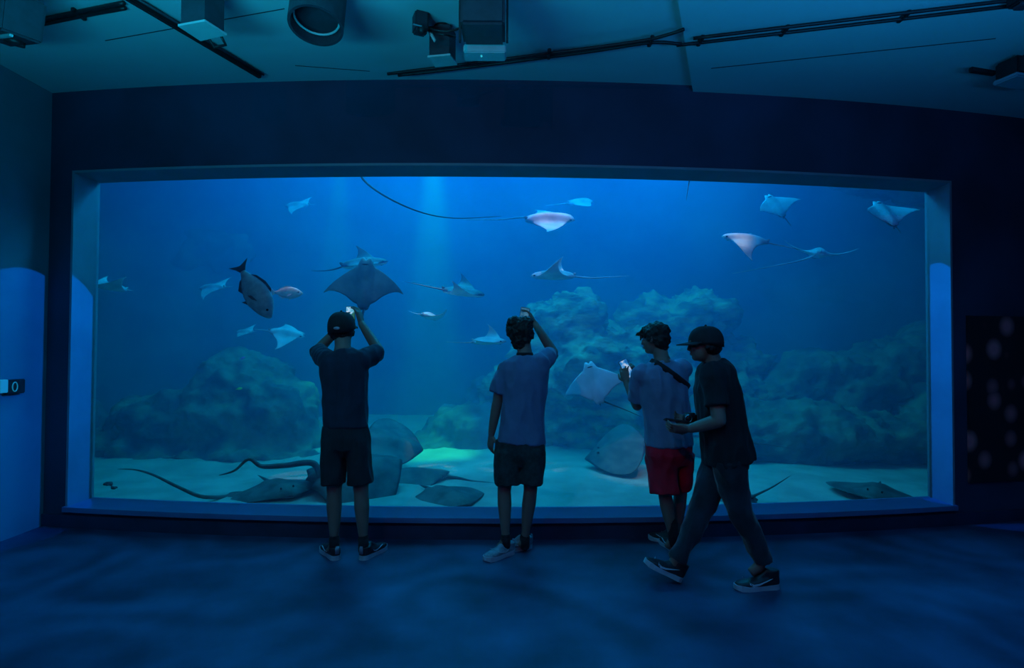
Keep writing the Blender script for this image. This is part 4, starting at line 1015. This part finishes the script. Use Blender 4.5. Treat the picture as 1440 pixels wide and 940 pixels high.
shirt(p4, [(1025, 648, Y, 33, .19), (1020, 625, Y, 33, .185), (1015, 600, Y, 30.5, .18), (1011, 570, Y, 30, .185), (1008, 545, Y, 28.5, .19), (1006, 527, Y, 23, .19), (1005, 515, Y, 20, .165), (1003, 507, Y, 13, .085)], SIDE,
      [[(W(1004, 529, Y-.13), .084), (shN.lerp(elN, .45), .074), (shN.lerp(elN, .68), .075)], [(W(1000, 530, Y+.12), .080), (shF.lerp(elF, .45), .074), (shF.lerp(elF, .70), .072)]], M['blackc'], 14, .007, .3)
shorts(p4, [(1024, 636, Y, 27, .15), (1022, 655, Y, 27, .15)], SIDE,
       [[(1025, 645, Y-.08, 23, .105), (1032, 690, Y-.075, 20, .095), (1041, 722, Y-.07, 16.5, .08), (1058, 755, Y-.06, 14, .07), (1073, 790, Y-.05, 12.5, .065)],
        [(1012, 645, Y+.08, 22, .105), (998, 685, Y+.07, 20, .095), (985, 718, Y+.06, 16.5, .08), (969, 755, Y+.04, 13.5, .07), (952, 788, Y+.03, 12, .065)]], M['jean'], 15, .007, 'jeans')
add_hair(p4, hd, f4, u4, .97, 'nape', 17, .006)
add_cap(p4, hd, Vector((-1, .18, -.02)), Vector((-.02, 0, 1)), 1.03, brim=.075, flat=True, brimtilt=.3)
yN = Y-.05; yF = Y+.03
add_shoe(p4, (W(1096, 815, yN).x, yN+.01, 0), (W(1033, 815, yN).x, yN-.02, 0), (0, 0, 1), style='high', L=.29, label='black high top shoe with pale sole and hooked mark')
add_shoe(p4, (W(957, 815, yF).x, yF, .005), (W(905, 795, yF).x-.0, yF-.01, .125), (.42, 0, 1), style='high', L=.27, label='black high top shoe, toe lifted in mid step')
add_phone('black phone held flat at waist height by the walking person', W(951, 592, Y-.02), (.1, .2, 1), (-1, .1, .12), M['shoe'], .075, .15)
c = W(967, 588, Y+.03)
e = empty('handheld_camera', c); tag(e, 'small round lensed camera cupped in the hands of the walking person', 'camera')
bm = bmesh.new(); box(bm, c+Vector((.02, .02, 0)), (.085, .05, .06)); bevel(bm, .012, 3); obj('body', bm, M['black'], e, True)
bm = bmesh.new(); loft(bm, [(c+Vector((.0, -.0, 0)), .026, .026), (c+Vector((-.004, -.035, 0)), .024, .024)], n=24); obj('lens', bm, M['shoe'], e, True)
bm = bmesh.new(); pts = [c+Vector((-.004+.021*math.cos(t), -.036, .021*math.sin(t))) for t in [2*PI*k/24 for k in range(25)]]; tube(bm, pts, .0025, 6); obj('lens_ring', bm, M['chrome'], e, True)
# ------------------------------------------------------------------ lights
def light(name, kind, loc, target, energy, color, **kw):
    d = bpy.data.lights.new(name, kind); d.energy = energy; d.color = color
    for k, v in kw.items(): setattr(d, k, v)
    o = bpy.data.objects.new(name, d); COL.objects.link(o); o.location = loc
    o.rotation_euler = (Vector(target)-Vector(loc)).to_track_quat('-Z', 'Y').to_euler(); return o
light('tank_lamp_main', 'AREA', (-.3, 7.8, 5.6), (-.3, 7.6, 0), 285, (.002, .37, 1.0), shape='RECTANGLE', size=7.5, size_y=3.2)
light('tank_lamp_front', 'AREA', (0, 7.0, 5.6), (0, 2.2, 0), 280, (.002, .36, 1.0), shape='RECTANGLE', size=6, size_y=1.0)
light('tank_spot_center', 'SPOT', (-.9, 6.6, 5.8), (-1.0, 6.9, 0), 420, (.01,.42,1.0), spot_size=math.radians(38), spot_blend=.9, shadow_soft_size=.15)
light('tank_spot_white', 'SPOT', (.7, 5.7, 5.8), (.38, 6.2, 2.6), 150, (1.0, .8, 1.0), spot_size=math.radians(11), spot_blend=.6, shadow_soft_size=.05)
light('tank_spot_right', 'SPOT', (3.0, 5.4, 5.8), (2.1, 5.9, 2.4), 160, (1.0, .85, .8), spot_size=math.radians(12), spot_blend=.6, shadow_soft_size=.05)
light('tank_spot_green', 'SPOT', (-1.1, 7.9, 5.0), (-1.05, 7.45, 0), 1500, (.02, 1.0, .55), spot_size=math.radians(17), spot_blend=.8, shadow_soft_size=.05)
light('tank_spot_green_left', 'SPOT', (-2.6, 8.6, 5.0), (-2.55, 7.9, 0), 600, (.02, 1.0, .6), spot_size=math.radians(14), spot_blend=.8, shadow_soft_size=.05)
#light('room_wash', 'SPOT', (-.8, -1.6, 3.35), (-.4, 4.6, 2.97), 150, (.02, .55, .9), spot_size=math.radians(80), spot_blend=.1, shadow_soft_size=.03)
light('room_red_fill', 'SPOT', (-1.2, -1.2, 3.3), (.9, 4.0, .6), 26, (1.0, .14, .25), spot_size=math.radians(100), spot_blend=1, shadow_soft_size=0)  # red fill added behind the camera so red cloth and skin show
light('reveal_spot_left', 'SPOT', (-1.4, 4.62, 2.13), (-3.63, 4.50, 1.20), 150, (.0, .2, 1.0), spot_size=math.radians(44), spot_blend=.03, shadow_soft_size=0).scale = (.75, 1, 1)
light('reveal_spot_right', 'SPOT', (1.6, 4.66, 2.30), (3.74, 5.02, 1.35), 170, (.0, .2, 1.0), spot_size=math.radians(45), spot_blend=.03, shadow_soft_size=0).scale = (.5, 1, 1)
light('tank_front_lamp_left', 'SPOT', (-1.6, 5.0, 3.6), (-1.2, 6.6, 1.6), 90, (.03, .5, 1.0), spot_size=math.radians(100), spot_blend=.8, shadow_soft_size=.05)
light('tank_front_lamp_right', 'SPOT', (1.6, 5.1, 3.6), (1.6, 6.6, 1.8), 150, (.06, .42, 1.0), spot_size=math.radians(100), spot_blend=.8, shadow_soft_size=.05)
light('ceiling_fill_left', 'AREA', (-1.7, 1.5, 2.25), (-1.7, 1.3, 3.6), 80, (.01, .62, 1.0), shape='RECTANGLE', size=1.5, size_y=.4)  # unseen teal uplight, added to brighten the ceiling
light('ceiling_fill_right', 'AREA', (2.0, 1.5, 2.25), (2.0, 1.3, 3.6), 62, (.01, .36, 1.0), shape='RECTANGLE', size=1.5, size_y=.4)  # bluer uplight added out of view for the other ceiling field
light('added_ray_spot', 'SPOT', (-.9, 5.7, 5.6), W(604, 446, 6.2), 260, (.75, 1.0, .65), spot_size=math.radians(7), spot_blend=.6, shadow_soft_size=.03)  # narrow spot added only to brighten this one ray
light('added_fish_spot', 'SPOT', (-2.4, 5.5, 5.6), W(403, 411, 5.9), 120, (1.0, .7, .7), spot_size=math.radians(6), spot_blend=.6, shadow_soft_size=.03)  # unseen extra spot that lifts the pinkish fish
w = bpy.data.worlds.new('world'); SC.world = w; w.use_nodes = True
w.node_tree.nodes['Background'].inputs['Color'].default_value = (0, 0, 0, 1); w.node_tree.nodes['Background'].inputs['Strength'].default_value = 0
c = SC.cycles
c.use_denoising = True; c.max_bounces = 6; c.diffuse_bounces = 3; c.glossy_bounces = 2; c.transparent_max_bounces = 12; c.volume_bounces = 1
c.caustics_reflective = False; c.caustics_refractive = False; c.sample_clamp_indirect = 3
SC.view_settings.view_transform = 'Standard'; SC.view_settings.look = 'None'; SC.view_settings.gamma = 1; SC.view_settings.use_curve_mapping = False
SC.view_settings.exposure = EXPO if 'EXPO' in globals() else 0
